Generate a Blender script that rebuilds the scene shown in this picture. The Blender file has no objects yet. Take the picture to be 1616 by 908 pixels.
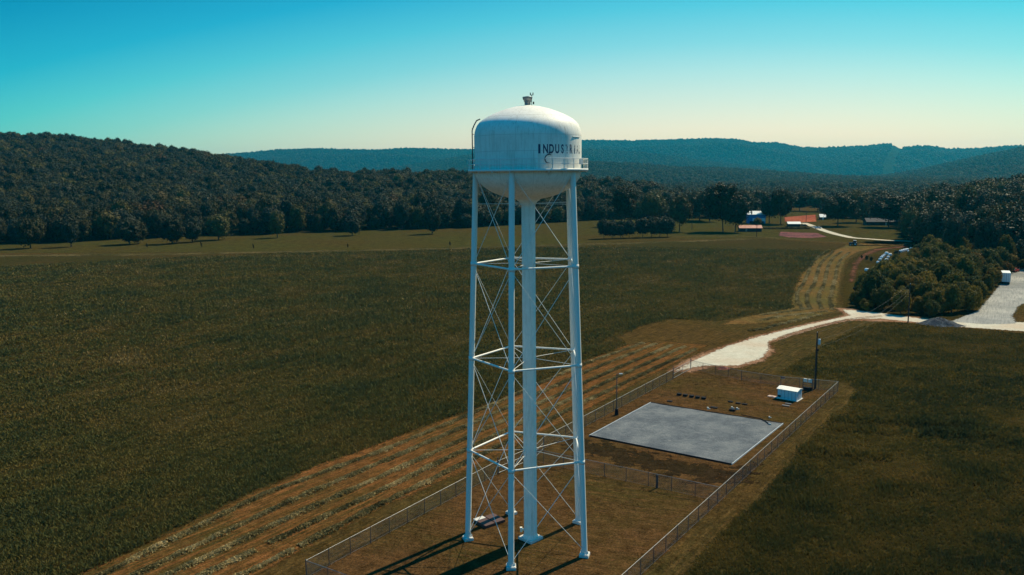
import bpy, math, random
import numpy as np
from mathutils import Vector, Matrix
R = math.radians
random.seed(7); rng = np.random.default_rng(7)
sc = bpy.context.scene
col = sc.collection

# ------------------------------------------------------------------ camera
F, PITCH, ROLL, ZC = 1257.0, .1424, -.0101, 39.1
cp, sp, cr, sr = math.cos(PITCH), math.sin(PITCH), math.cos(ROLL), math.sin(ROLL)
FWD, UPV, XV = Vector((0, cp, -sp)), Vector((0, sp, cp)), Vector((1, 0, 0))
cam = bpy.data.objects.new('camera', bpy.data.cameras.new('camera'))
col.objects.link(cam)
rt = XV*cr + UPV*sr; up = -XV*sr + UPV*cr
cam.matrix_world = Matrix(((rt.x, up.x, -FWD.x, 0), (rt.y, up.y, -FWD.y, 0), (rt.z, up.z, -FWD.z, ZC), (0, 0, 0, 1)))
cam.data.sensor_width = 36; cam.data.lens = F/1616*36
cam.data.clip_start = .5; cam.data.clip_end = 40000
sc.camera = cam

# ------------------------------------------------------------------ sky, sun, exposure
SUN_AZ, SUN_EL = R(47.5), R(48)
w = bpy.data.worlds.new('World'); sc.world = w; w.use_nodes = True
nt = w.node_tree; nt.nodes.clear()
def N(nt, t, **k):
    n = nt.nodes.new(t)
    for a, b in k.items():
        if a.startswith('i_'): n.inputs[a[2:].replace('_', ' ')].default_value = b
        else: setattr(n, a, b)
    return n
out = N(nt, 'ShaderNodeOutputWorld'); bg = N(nt, 'ShaderNodeBackground'); sky = N(nt, 'ShaderNodeTexSky')
sky.sky_type = 'NISHITA'; sky.sun_disc = False; sky.sun_elevation = SUN_EL; sky.sun_rotation = SUN_AZ
sky.altitude = 300; sky.air_density = 1.0; sky.dust_density = .8; sky.ozone_density = 1.5
tc = N(nt, 'ShaderNodeTexCoord'); sx = N(nt, 'ShaderNodeSeparateXYZ')
nt.links.new(tc.outputs['Generated'], sx.inputs[0])
rp = N(nt, 'ShaderNodeValToRGB'); cr_ = rp.color_ramp
cr_.interpolation = 'LINEAR'
SKYRAMP = [(0.0, (1.0, .78, .58, 1)), (.05, (.97, .76, .58, 1)), (.12, (.54, .70, .57, 1)), (.155, (.31, .64, .55, 1)), (.20, (.13, .57, .52, 1)), (.25, (.032, .44, .47, 1)), (.34, (.0, .28, .35, 1)), (1.0, (.004, .38, .52, 1))]
while len(cr_.elements) < len(SKYRAMP): cr_.elements.new(.5)
for e, (p, c) in zip(cr_.elements, SKYRAMP): e.position = p; e.color = c
# the sky is paler round a chosen bearing left of the sun, deeper away from it
vd = N(nt, 'ShaderNodeVectorMath', operation='DOT_PRODUCT'); vd.inputs[1].default_value = (math.sin(R(12)), math.cos(R(12)), 0)
nt.links.new(tc.outputs['Generated'], vd.inputs[0])
mm = N(nt, 'ShaderNodeMath', operation='MULTIPLY_ADD'); mm.inputs[1].default_value = -.5; mm.inputs[2].default_value = .5
nt.links.new(vd.outputs['Value'], mm.inputs[0])
ma = N(nt, 'ShaderNodeMath', operation='ADD', use_clamp=True); nt.links.new(sx.outputs['Z'], ma.inputs[0]); nt.links.new(mm.outputs[0], ma.inputs[1])
nt.links.new(ma.outputs[0], rp.inputs[0])
mul = N(nt, 'ShaderNodeMix', data_type='RGBA', blend_type='MULTIPLY'); mul.inputs[0].default_value = 1
nt.links.new(sky.outputs[0], mul.inputs[6]); nt.links.new(rp.outputs[0], mul.inputs[7])
# and a little less glare round the sun's side
sd_ = N(nt, 'ShaderNodeVectorMath', operation='DOT_PRODUCT'); sd_.inputs[1].default_value = (math.sin(SUN_AZ), math.cos(SUN_AZ), 0)
nt.links.new(tc.outputs['Generated'], sd_.inputs[0])
ga = N(nt, 'ShaderNodeMath', operation='MAXIMUM'); ga.inputs[1].default_value = 0; nt.links.new(sd_.outputs['Value'], ga.inputs[0])
gb = N(nt, 'ShaderNodeMath', operation='MULTIPLY_ADD'); gb.inputs[1].default_value = -.34; gb.inputs[2].default_value = 1.0; nt.links.new(ga.outputs[0], gb.inputs[0])
sc2 = N(nt, 'ShaderNodeVectorMath', operation='SCALE'); nt.links.new(mul.outputs[2], sc2.inputs[0]); nt.links.new(gb.outputs[0], sc2.inputs['Scale'])
zb = N(nt, 'ShaderNodeMath', operation='MINIMUM'); zb.inputs[1].default_value = .3; nt.links.new(sx.outputs['Z'], zb.inputs[0])
zc_ = N(nt, 'ShaderNodeMath', operation='MULTIPLY_ADD'); zc_.inputs[1].default_value = 1.8; zc_.inputs[2].default_value = 1.05; nt.links.new(zb.outputs[0], zc_.inputs[0])
sc3 = N(nt, 'ShaderNodeVectorMath', operation='SCALE'); nt.links.new(sc2.outputs[0], sc3.inputs[0]); nt.links.new(zc_.outputs[0], sc3.inputs['Scale'])
nt.links.new(sc3.outputs[0], bg.inputs[0]); bg.inputs[1].default_value = .15
nt.links.new(bg.outputs[0], out.inputs[0])
sl = bpy.data.lights.new('sun', 'SUN'); sl.energy = 5.0; sl.angle = R(.5); sl.color = (1, .85, .58)
so = bpy.data.objects.new('sun', sl); col.objects.link(so)
SV = Vector((math.sin(SUN_AZ)*math.cos(SUN_EL), math.cos(SUN_AZ)*math.cos(SUN_EL), math.sin(SUN_EL)))
so.rotation_euler = SV.to_track_quat('Z', 'Y').to_euler(); so.location = (60, 40, 120)
vs = sc.view_settings; sc.display_settings.display_device = 'sRGB'
vs.view_transform = 'Standard'; vs.look = 'None'; vs.gamma = 1; vs.use_curve_mapping = False; vs.exposure = .3
sc.render.engine = 'CYCLES'
cy = sc.cycles; cy.use_denoising = True; cy.max_bounces = 6; cy.diffuse_bounces = 2; cy.glossy_bounces = 2
cy.transmission_bounces = 2; cy.transparent_max_bounces = 12; cy.volume_bounces = 0; cy.use_adaptive_sampling = True
cy.adaptive_threshold = .01; cy.caustics_reflective = False; cy.caustics_refractive = False
sc.render.film_transparent = False

# ------------------------------------------------------------------ picture ray -> place on the ground
def ray(px, py):
    a, b = px-808, py-454
    u, v = cr*a + sr*b, -sr*a + cr*b
    return u/F, cp + (-v/F)*sp, -sp + (-v/F)*cp
def at(px, py, z=0.0):
    dx, dy, dz = ray(px, py); t = (z-ZC)/dz
    return (dx*t, dy*t)
def at_d(px, py, r):                       # point on the ray at horizontal distance r
    dx, dy, dz = ray(px, py); t = r/math.hypot(dx, dy)
    return dx*t, dy*t, ZC+dz*t
def top_z(px, py, x, y):                   # height of the ray above place x, y
    dx, dy, dz = ray(px, py); return ZC + dz/math.hypot(dx, dy)*math.hypot(x, y)
def PT(*pts): return [at(*p) for p in pts]

# ------------------------------------------------------------------ mesh helpers
class MB:
    def __init__(s): s.v = []; s.f = []; s.sm = []
    def add(s, vs, fs, smooth=False):
        o = len(s.v); s.v += [tuple(v) for v in vs]; s.f += [tuple(i+o for i in f) for f in fs]; s.sm += [smooth]*len(fs); return s
    def box(s, c, d, rz=0, M=None):
        x, y, z = d[0]/2, d[1]/2, d[2]/2
        vs = [Vector((a, b, e)) for e in (-z, z) for b in (-y, y) for a in (-x, x)]
        m = M or Matrix.Rotation(rz, 3, 'Z'); c = Vector(c)
        return s.add([m@v+c for v in vs], [(0, 2, 3, 1), (4, 5, 7, 6), (0, 1, 5, 4), (2, 6, 7, 3), (0, 4, 6, 2), (1, 3, 7, 5)])
    def tube(s, p0, p1, r0, r1=None, n=8, cap=True):
        r1 = r0 if r1 is None else r1
        p0, p1 = Vector(p0), Vector(p1); d = (p1-p0).normalized()
        a = d.orthogonal().normalized(); b = d.cross(a)
        vs = [p+(a*math.cos(t)+b*math.sin(t))*r for p, r in ((p0, r0), (p1, r1)) for t in [i*2*math.pi/n for i in range(n)]]
        s.add(vs, [(i, (i+1) % n, n+(i+1) % n, n+i) for i in range(n)], n > 5)
        if cap: s.add(vs, [tuple(range(n))[::-1], tuple(range(n, 2*n))])
        return s
    def path(s, pts, r, n=6):
        for a, b in zip(pts[:-1], pts[1:]): s.tube(a, b, r, n=n)
        return s
    def lathe(s, prof, n=48, c=(0, 0), a0=0, a1=2*math.pi, smooth=True):
        full = abs(a1-a0-2*math.pi) < 1e-6; m = n if full else n+1
        vs = [(c[0]+r*math.cos(a0+(a1-a0)*i/n), c[1]+r*math.sin(a0+(a1-a0)*i/n), z) for r, z in prof for i in range(m)]
        fs = [(k*m+i, k*m+(i+1) % m, (k+1)*m+(i+1) % m, (k+1)*m+i) for k in range(len(prof)-1) for i in range(n)]
        return s.add(vs, fs, smooth)
    def mesh(s, name, mat):
        me = bpy.data.meshes.new(name); me.from_pydata(s.v, [], s.f); me.update()
        me.polygons.foreach_set('use_smooth', s.sm)
        for m in (mat if isinstance(mat, (list, tuple)) else [mat]): me.materials.append(m)
        return me
    def build(s, name, mat, parent=None, loc=None, rz=0):
        o = bpy.data.objects.new(name, s.mesh(name, mat)); col.objects.link(o); o.parent = parent
        if loc: o.location = loc
        o.rotation_euler.z = rz
        return o
def fast_mesh(name, V, quads, mat, attrs=None, smooth=False, tris=False):
    k = 3 if tris else 4
    me = bpy.data.meshes.new(name); n = len(quads)
    me.vertices.add(len(V)); me.vertices.foreach_set('co', np.asarray(V, np.float32).ravel())
    me.loops.add(n*k); me.loops.foreach_set('vertex_index', np.asarray(quads, np.int32).ravel())
    me.polygons.add(n); me.polygons.foreach_set('loop_start', np.arange(0, n*k, k, dtype=np.int32))
    me.polygons.foreach_set('use_smooth', np.full(n, smooth))
    for nm, a in (attrs or {}).items():
        at_ = me.attributes.new(nm, 'FLOAT', 'POINT'); at_.data.foreach_set('value', np.asarray(a, np.float32))
    me.update(calc_edges=True); me.materials.append(mat)
    return me
def obj(name, me, parent=None, loc=None):
    o = bpy.data.objects.new(name, me); col.objects.link(o); o.parent = parent
    if loc: o.location = loc
    return o
def tag(o, label, cat, group=None):
    o['label'] = label; o['category'] = cat
    if group: o['group'] = group
    return o
def kind(o, k): o['kind'] = k; return o
def empty(name, loc, label=None, cat=None, group=None, rz=0):
    o = bpy.data.objects.new(name, None); col.objects.link(o); o.location = loc; o.rotation_euler.z = rz
    o.empty_display_size = .5
    if label: tag(o, label, cat, group)
    return o
def copy_tree(o, parent=None):
    c = o.copy(); col.objects.link(c); c.parent = parent
    for ch in list(o.children): copy_tree(ch, c)
    return c

# ------------------------------------------------------------------ materials
def mat_base(name, rough=.8, spec=.3, metallic=0):
    m = bpy.data.materials.new(name); m.use_nodes = True; nt = m.node_tree
    b = nt.nodes['Principled BSDF']; b.inputs['Roughness'].default_value = rough
    b.inputs['Specular IOR Level'].default_value = spec; b.inputs['Metallic'].default_value = metallic
    return m, nt, b
def pos(nt, scale=(1, 1, 1), rot=0, objspace=False):
    g = N(nt, 'ShaderNodeTexCoord') if objspace else N(nt, 'ShaderNodeNewGeometry')
    src = g.outputs['Object' if objspace else 'Position']
    if rot:
        mr = N(nt, 'ShaderNodeMapping'); mr.inputs['Rotation'].default_value = (0, 0, rot); nt.links.new(src, mr.inputs[0]); src = mr.outputs[0]
    mp = N(nt, 'ShaderNodeMapping'); mp.inputs['Scale'].default_value = scale
    nt.links.new(src, mp.inputs[0]); return mp.outputs[0]
def noise(nt, vec, scale, detail=4, rough=.6, dist=0):
    n = N(nt, 'ShaderNodeTexNoise'); n.inputs['Scale'].default_value = scale; n.inputs['Detail'].default_value = detail
    n.inputs['Roughness'].default_value = rough; n.inputs['Distortion'].default_value = dist
    nt.links.new(vec, n.inputs['Vector']); return n.outputs['Fac']
def ramp(nt, fac, stops, interp='LINEAR'):
    r = N(nt, 'ShaderNodeValToRGB'); r.color_ramp.interpolation = interp
    while len(r.color_ramp.elements) < len(stops): r.color_ramp.elements.new(.5)
    for e, (p, c) in zip(r.color_ramp.elements, stops):
        e.position = p; e.color = (*c, 1) if len(c) == 3 else c
    nt.links.new(fac, r.inputs[0]); return r.outputs[0]
def mix(nt, fac, a, b, blend='MIX'):
    m = N(nt, 'ShaderNodeMix', data_type='RGBA', blend_type=blend)
    for i, x in ((0, fac), (6, a), (7, b)):
        if isinstance(x, (int, float)): m.inputs[i].default_value = x
        elif isinstance(x, tuple): m.inputs[i].default_value = (*x, 1) if len(x) == 3 else x
        else: nt.links.new(x, m.inputs[i])
    return m.outputs[2]
def math_(nt, op, a, b=0.0, clamp=False):
    m = N(nt, 'ShaderNodeMath', operation=op, use_clamp=clamp)
    for i, x in ((0, a), (1, b)):
        if isinstance(x, (int, float)): m.inputs[i].default_value = x
        else: nt.links.new(x, m.inputs[i])
    return m.outputs[0]
def bump(nt, b, h, strength=.5, dist=.1):
    n = N(nt, 'ShaderNodeBump'); n.inputs['Strength'].default_value = strength; n.inputs['Distance'].default_value = dist
    nt.links.new(h, n.inputs['Height']); nt.links.new(n.outputs[0], b.inputs['Normal'])
def edge_alpha(nt, b, scale=.8, amp=.9):
    a = N(nt, 'ShaderNodeAttribute', attribute_name='edge')
    n1 = noise(nt, pos(nt), scale, 6, .7)
    v = math_(nt, 'ADD', a.outputs['Fac'], math_(nt, 'MULTIPLY', math_(nt, 'SUBTRACT', n1, .5), amp*2))
    v = math_(nt, 'MULTIPLY', math_(nt, 'SUBTRACT', v, .5), 6, clamp=False)
    v = math_(nt, 'ADD', v, .5, clamp=True)
    nt.links.new(v, b.inputs['Alpha'])
def soil_mat(name, c1, c2, c3, big=.03, med=.35, fine=4., streak=None, streak_rot=0, edges=True, bumpd=.12, escale=.8, eamp=.9, c4=None, con=1.):
    m, nt, b = mat_base(name, 1, 0)
    P = pos(nt)
    a = ramp(nt, noise(nt, P, med, 6, .7), [(.32, c1), (.68, c2)])
    a = mix(nt, ramp(nt, noise(nt, P, big, 4, .6), [(.42, (0, 0, 0)), (.62, (1, 1, 1))]), a, c3)
    if streak:
        st = noise(nt, pos(nt, (.07, 1, 1), streak_rot), 2.2, 5, .7)
        a = mix(nt, ramp(nt, st, [(.45, (0, 0, 0)), (.68, (.8, .8, .8))]), a, streak)
    if c4:
        a = mix(nt, ramp(nt, noise(nt, P, med*3.1, 5, .75), [(.6, (0, 0, 0)), (.68, (.8, .8, .8))]), a, c4)
    f = noise(nt, P, fine, 5, .8)
    a = mix(nt, 1, a, ramp(nt, f, [(.34, (1-.65*con,)*3), (.66, (1+.45*con,)*3)]), 'MULTIPLY')
    g2 = noise(nt, P, fine*.22, 5, .75)
    a = mix(nt, 1, a, ramp(nt, g2, [(.36, (1-.38*con,)*3), (.62, (1+.17*con,)*3)]), 'MULTIPLY')
    nt.links.new(a, b.inputs['Base Color'])
    bump(nt, b, math_(nt, 'ADD', f, noise(nt, P, med, 4)), .9*min(1, con+.05), bumpd*con)
    if edges: edge_alpha(nt, b, escale, eamp)
    return m
def plain(name, c, rough=.6, spec=.3, var=.15, metallic=0, scale=3., dirt=None, objspace=True):
    m, nt, b = mat_base(name, rough, spec, metallic)
    n = noise(nt, pos(nt, objspace=objspace), scale, 6, .65)
    a = mix(nt, 1, tuple(c), ramp(nt, n, [(.3, (1-var,)*3), (.7, (1+var*.3,)*3)]), 'MULTIPLY')
    if dirt: a = mix(nt, ramp(nt, noise(nt, pos(nt, objspace=objspace), scale*.6, 8, .8), [(.58, (0, 0, 0)), (.75, (.7, .7, .7))]), a, dirt)
    nt.links.new(a, b.inputs['Base Color']); return m

MOW = R(-54.5)      # mapping rotation that lines streaks up with the mowing direction
M = {}
M['ground'] = soil_mat('lawn grass', (.036, .027, .010), (.085, .052, .016), (.045, .040, .013), .02, .25, 3, streak=(.12, .070, .024), streak_rot=MOW, edges=False, c4=(.12, .058, .022))
M['meadow'] = soil_mat('far meadow grass', (.036, .038, .011), (.056, .052, .013), (.055, .040, .012), .012, .12, 1.2, streak=(.08, .062, .018), streak_rot=R(5))
M['field'] = soil_mat('hay field soil', (.030, .029, .010), (.050, .042, .013), (.055, .038, .013), .015, .3, 2.5)
M['rmead'] = soil_mat('rough meadow soil', (.024, .021, .008), (.046, .034, .010), (.052, .040, .011), .02, .2, 2.5)
M['stub'] = soil_mat('hay stubble', (.055, .036, .013), (.15, .068, .022), (.060, .046, .014), .03, .5, 4, streak=(.25, .098, .034), streak_rot=MOW, escale=1.5)
M['stub2'] = soil_mat('hay stubble curved', (.10, .068, .024), (.19, .10, .035), (.10, .082, .027), .03, .3, 2, escale=.8)
M['track'] = soil_mat('worn dark soil', (.026, .018, .010), (.058, .034, .016), (.032, .023, .010), .05, .6, 4, streak=(.014, .011, .008), streak_rot=R(33), escale=.45, eamp=1.5)
M['lawn2'] = soil_mat('compound grass', (.044, .028, .012), (.115, .058, .022), (.056, .042, .013), .06, .4, 4, streak=(.125, .066, .026), streak_rot=R(20), c4=(.14, .062, .028))
M['soil'] = soil_mat('pink soil', (.20, .10, .055), (.42, .25, .16), (.16, .08, .04), .15, .9, 5, escale=1.2, eamp=1.3)
M['bank'] = soil_mat('red bank soil', (.10, .045, .028), (.20, .085, .055), (.05, .03, .015), .1, .4, 3, escale=.6, eamp=1.3)
M['track_soil'] = soil_mat('wheel worn soil', (.26, .17, .11), (.36, .26, .18), (.2, .12, .08), .2, .9, 5, escale=.9, eamp=1.4)
M['redsoil'] = soil_mat('red soil', (.30, .085, .045), (.42, .13, .07), (.25, .07, .045), .03, .3, 2)
M['mixsoil'] = soil_mat('turned garden soil', (.14, .065, .065), (.25, .10, .09), (.10, .05, .06), .09, .3, 2, c4=(.55, .25, .16))
M['gravel'] = soil_mat('white gravel', (.46, .43, .34), (.58, .55, .45), (.50, .42, .32), .07, .4, 6, escale=1.1, eamp=1.0, c4=(.38, .29, .21), con=.35)
M['lot'] = soil_mat('pale worn asphalt', (.20, .21, .20), (.28, .28, .265), (.40, .39, .35), .04, .12, 5, streak=(.17, .175, .17), streak_rot=R(-58), escale=.7, eamp=.4, con=.15)
M['dryline'] = soil_mat('dry grass line', (.06, .052, .018), (.13, .095, .045), (.05, .045, .016), .05, .5, 2, escale=.3, eamp=1.4)

def foliage(name, stops, transl=.15, spec=.08, vary=True, nscale=.35):
    m, nt, b = mat_base(name, .55, spec)
    oi = N(nt, 'ShaderNodeObjectInfo')
    c = ramp(nt, oi.outputs['Random'], stops)
    n = noise(nt, pos(nt, objspace=True), nscale, 3, .6)
    c = mix(nt, 1, c, ramp(nt, n, [(.35, (.62, .66, .7)), (.65, (1.3, 1.25, 1.1))]), 'MULTIPLY')
    nt.links.new(c, b.inputs['Base Color'])
    tr = N(nt, 'ShaderNodeBsdfTranslucent'); nt.links.new(c, tr.inputs[0])
    ms = N(nt, 'ShaderNodeMixShader'); ms.inputs[0].default_value = transl
    o = nt.nodes['Material Output']
    nt.links.new(b.outputs[0], ms.inputs[1]); nt.links.new(tr.outputs[0], ms.inputs[2]); nt.links.new(ms.outputs[0], o.inputs[0])
    return m
G1, G2, G3, G4, G5 = (.031, .033, .015), (.050, .046, .016), (.038, .044, .025), (.075, .062, .018), (.078, .042, .018)
M['leaf'] = foliage('forest leaves', [(0, G1), (.2, G3), (.4, (.036, .044, .03)), (.55, G2), (.7, G1), (.82, G4), (.92, (.11, .095, .03)), (1, G5)])
M['scrub'] = foliage('scrub leaves', [(0, (.09, .080, .020)), (.3, (.14, .11, .022)), (.5, (.06, .07, .024)), (.65, (.085, .085, .022)), (.85, (.20, .14, .026)), (1, (.11, .062, .018))], .35, .05)
M['olive'] = foliage('shade tree leaves', [(0, (.026, .026, .010)), (.5, (.038, .034, .011)), (1, (.03, .034, .016))])
M['grey'] = foliage('grey green leaves', [(0, (.034, .040, .026)), (1, (.044, .048, .030))])
M['bark'] = plain('bark', (.09, .07, .05), .9, .1, .4)
def tuft_mat(name, stops):
    m, nt, b = mat_base(name, .9, .05)
    a = N(nt, 'ShaderNodeAttribute', attribute_name='tint')
    big = noise(nt, pos(nt), .05, 4, .6)
    big = math_(nt, 'ADD', math_(nt, 'MULTIPLY', big, 1.3), -.40)
    st = noise(nt, pos(nt, (.06, 1, 1), MOW), .7, 5, .7)
    f = math_(nt, 'ADD', math_(nt, 'MULTIPLY', a.outputs['Fac'], .5), math_(nt, 'ADD', big, math_(nt, 'MULTIPLY', math_(nt, 'SUBTRACT', st, .5), .55)))
    c = ramp(nt, f, stops); nt.links.new(c, b.inputs['Base Color'])
    tr = N(nt, 'ShaderNodeBsdfTranslucent'); nt.links.new(c, tr.inputs[0]); ms = N(nt, 'ShaderNodeMixShader'); ms.inputs[0].default_value = .3
    o = nt.nodes['Material Output']; nt.links.new(b.outputs[0], ms.inputs[1]); nt.links.new(tr.outputs[0], ms.inputs[2]); nt.links.new(ms.outputs[0], o.inputs[0])
    return m
M['crop'] = tuft_mat('hay crop leaves', [(.1, (.052, .064, .027)), (.35, (.080, .080, .025)), (.52, (.104, .087, .025)), (.72, (.145, .10, .028)), (.9, (.24, .17, .07))])
M['weed'] = tuft_mat('rough grass blades', [(.05, (.030, .040, .018)), (.35, (.066, .062, .017)), (.6, (.11, .080, .019)), (.85, (.17, .105, .026))])
M['hay'] = tuft_mat('cut hay', [(.2, (.050, .048, .020)), (.42, (.13, .105, .042)), (.6, (.27, .21, .088)), (.8, (.48, .36, .17))])

# ------------------------------------------------------------------ the ground and its patches
def sdist(P, poly):
    """signed distance (inside positive) of points P (n,2) to polygon"""
    poly = np.array(poly); n = len(poly); best = np.full(len(P), 1e9); ins = np.zeros(len(P), bool)
    for i in range(n):
        a, b = poly[i], poly[(i+1) % n]; ab = b-a; ap = P-a
        t = np.clip((ap@ab)/max(ab@ab, 1e-9), 0, 1); d = np.hypot(*(ap-t[:, None]*ab).T); best = np.minimum(best, d)
        c = ((a[1] > P[:, 1]) != (b[1] > P[:, 1])) & (P[:, 0] < (b[0]-a[0])*(P[:, 1]-a[1])/((b[1]-a[1]) or 1e-9)+a[0]); ins ^= c
    return np.where(ins, best, -best)
def patch(name, poly, mat, z, step=2., feather=1.5, kindof='structure', zf=None):
    A = np.array(poly); lo, hi = A.min(0)-feather, A.max(0)+feather
    nx, ny = int((hi[0]-lo[0])/step)+2, int((hi[1]-lo[1])/step)+2
    X, Y = np.meshgrid(lo[0]+np.arange(nx)*step, lo[1]+np.arange(ny)*step)
    P = np.stack([X.ravel(), Y.ravel()], 1); sd = sdist(P, poly)
    idx = np.arange(nx*ny).reshape(ny, nx)
    Q = np.stack([idx[:-1, :-1], idx[:-1, 1:], idx[1:, 1:], idx[1:, :-1]], -1).reshape(-1, 4)
    Q = Q[(sd[Q] > -feather).any(1)]
    used = np.unique(Q); rem = np.full(nx*ny, -1); rem[used] = np.arange(len(used))
    P = P[used]; sd = sd[used]
    Z = np.full(len(P), z) if zf is None else zf(P[:, 0], P[:, 1])+z
    o = obj(name, fast_mesh(name, np.column_stack([P, Z]), rem[Q], mat, {'edge': np.clip(sd/feather*.5+.5, -.2, 1.6)}, smooth=True))
    return kind(o, kindof)
def ribbon(pts, w):
    """polygon outline of a strip along pts"""
    pts = [Vector(p) for p in pts]; L, Rr = [], []
    for i, p in enumerate(pts):
        d = (pts[min(i+1, len(pts)-1)]-pts[max(i-1, 0)]).normalized(); n = Vector((-d.y, d.x))
        ww = w[i] if isinstance(w, (list, tuple)) else w
        L.append(tuple(p+n*ww/2)); Rr.append(tuple(p-n*ww/2))
    return L+Rr[::-1]
GX = np.concatenate([np.arange(-11200, -1200, 400), np.arange(-1200, 1200, 60), np.arange(1200, 11201, 400)])
GY = np.concatenate([np.arange(-600, 0, 100), np.arange(0, 1500, 60), np.arange(1500, 12001, 300)])
X, Y = np.meshgrid(GX, GY); idx = np.arange(X.size).reshape(X.shape)
Q = np.stack([idx[:-1, :-1], idx[:-1, 1:], idx[1:, 1:], idx[1:, :-1]], -1).reshape(-1, 4)
kind(obj('ground', fast_mesh('ground', np.column_stack([X.ravel(), Y.ravel(), np.zeros(X.size)]), Q, M['ground'])), 'structure')

FIELD = PT((134, 907), (287, 831), (388, 781), (507, 732), (600, 702), (651, 680), (760, 641), (804, 624), (866, 596), (914, 573), (990, 545), (973, 533), (1010, 515), (1060, 503), (1130, 507), (1190, 497), (1250, 487), (1249, 472), (1262, 436), (1290, 407), (1335, 386), (1200, 377), (1000, 383), (740, 394), (400, 400), (0, 402), (-200, 404))
FIELD += [(-420, 330), (-330, 30), (-48, 30)]
patch('hay_field', FIELD, M['field'], .004, 3, 1.5)
patch('far_meadow', [(-520, 380)]+PT((-200, 402.5), (0, 400), (400, 398), (740, 392), (1000, 381), (1200, 375), (1350, 384), (1460, 388), (1480, 360), (1460, 335), (1200, 333), (1060, 338), (920, 345), (745, 352), (400, 362), (0, 377))+[(-560, 560)], M['meadow'], .008, 8, 8)
patch('dry_grass_strip', ribbon(PT((-100, 405), (230, 402), (400, 398.5), (560, 396), (740, 391.5), (920, 386), (1060, 382), (1180, 377.5)), 9), M['dryline'], .02, 3, 5)
RM = PT((1075, 915), (1110, 872), (1149, 828), (1200, 785), (1250, 725), (1288, 683), (1340, 635), (1352, 617), (1338, 604), (1290, 598), (1232, 589), (1267, 567), (1307, 541), (1360, 516), (1400, 509), (1470, 513), (1616, 527), (1800, 548))+[(220, 60), (150, 20), (10, 20)]
patch('rough_meadow', RM, M['rmead'], .004, 2, 1.2)
patch('mown_strip', PT((100, 915), (287, 834), (388, 783), (507, 733.5), (651, 681), (760, 642.5), (866, 597.5), (914, 574), (990, 544.5), (1045, 538), (1118, 545), (1000, 607), (900, 660), (760, 730), (600, 802), (470, 870), (400, 912))+[(-30, 40), (-60, 40)], M['stub'], .008, 1.5, 1.2)
patch('mown_bend', PT((1250, 486), (1249, 472), (1262, 437), (1290, 408), (1337, 387), (1380, 381), (1440, 380), (1400, 388), (1352, 398), (1334, 410), (1326, 435), (1322, 465), (1318, 492), (1270, 502), (1180, 512), (1140, 512), (1160, 504)), M['stub2'], .008, 2, 1.5)
# compound lawn
C_A, C_B, C_C, C_D = at(484, 912), at(1090, 583), at(1322, 618), None
RF0 = at(1010, 909)
dR = (Vector(C_C)-Vector(RF0)).normalized(); dF = Vector((.84, -.54)).normalized()
def isect(p, d, q, e):
    p, d, q, e = map(Vector, (p, d, q, e)); den = d.x*e.y-d.y*e.x
    t = ((q.x-p.x)*e.y-(q.y-p.y)*e.x)/den; return tuple(p+d*t)
C_D = isect(C_A, dF, RF0, dR)
patch('compound_lawn', [C_A, C_B, C_C, C_D], M['lawn2'], .008, 1.5, .8)
patch('worn_track', PT((900, 692), (930, 694), (1040, 722), (1150, 742), (1190, 735), (1178, 755), (1130, 762), (1040, 745), (930, 718), (890, 708)), M['track'], .014, 1, 2.6)
# roads
patch('gravel_drive_edge', PT((1052, 586), (1075, 572), (1110, 556), (1150, 543), (1200, 528), (1250, 516), (1300, 505), (1335, 497), (1318, 486), (1345, 487), (1370, 492), (1440, 500), (1480, 503), (1480, 511), (1400, 508), (1340, 506), (1290, 517), (1240, 533), (1216, 541), (1222, 556), (1205, 570), (1165, 581), (1120, 580), (1090, 588)), M['soil'], .012, .8, 1.2)
patch('gravel_drive', PT((1066, 586), (1100, 567), (1150, 546), (1200, 531), (1250, 518.5), (1300, 507), (1342, 498), (1330, 489), (1352, 490), (1390, 494.5), (1440, 501.5), (1500, 507), (1616, 509), (1720, 516), (1720, 533), (1616, 523), (1500, 515), (1440, 508), (1390, 503), (1335, 504), (1290, 514), (1240, 528), (1212, 539), (1213, 552), (1200, 566), (1165, 577), (1110, 577)), M['gravel'], .016, .8, .9)
for nm_, off in (('wheel_track', -1), ('wheel_track', 1)):
    patch(nm_, ribbon(PT(*[(a_, b_+off*1.6*(b_-470)/60) for a_, b_ in ((1228, 535), (1255, 526), (1290, 516), (1335, 505), (1390, 499))]), .55), M['track_soil'], .02, .4, .5)
patch('parking_lot', PT((1500, 508), (1545, 490), (1562, 470), (1578, 450), (1600, 427), (1640, 405), (1800, 398), (1800, 452), (1640, 467), (1607, 483), (1597, 499), (1604, 511), (1560, 512)), M['lot'], .02, 2, 1.5)
patch('far_road', ribbon(PT((1268, 352), (1285, 358), (1300, 364), (1320, 370), (1345, 375.5), (1400, 379.5), (1460, 382)), [5, 5, 5, 5, 5, 5, 4]), M['gravel'], .03, 1.5, 1)
patch('farm_track', ribbon(PT((1020, 375), (1070, 374.5), (1130, 373), (1190, 373.5), (1250, 378), (1340, 383)), 4), M['dryline'], .034, 1.5, 1.2)
patch('red_soil_field', PT((1239, 350), (1238, 343), (1262, 341), (1287, 339), (1288, 350), (1262, 351)), M['redsoil'], .03, 2, 2)
patch('garden_soil', PT((1229, 372), (1232, 366), (1255, 367), (1290, 368), (1305, 374), (1280, 376), (1245, 375)), M['mixsoil'], .03, 1, 1.2)
patch('scrub_ground', PT((1335, 495), (1328, 470), (1333, 430), (1342, 410), (1365, 398), (1400, 390), (1460, 384), (1620, 400), (1560, 470), (1520, 506), (1400, 496)), M['rmead'], .006, 3, 3)
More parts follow.
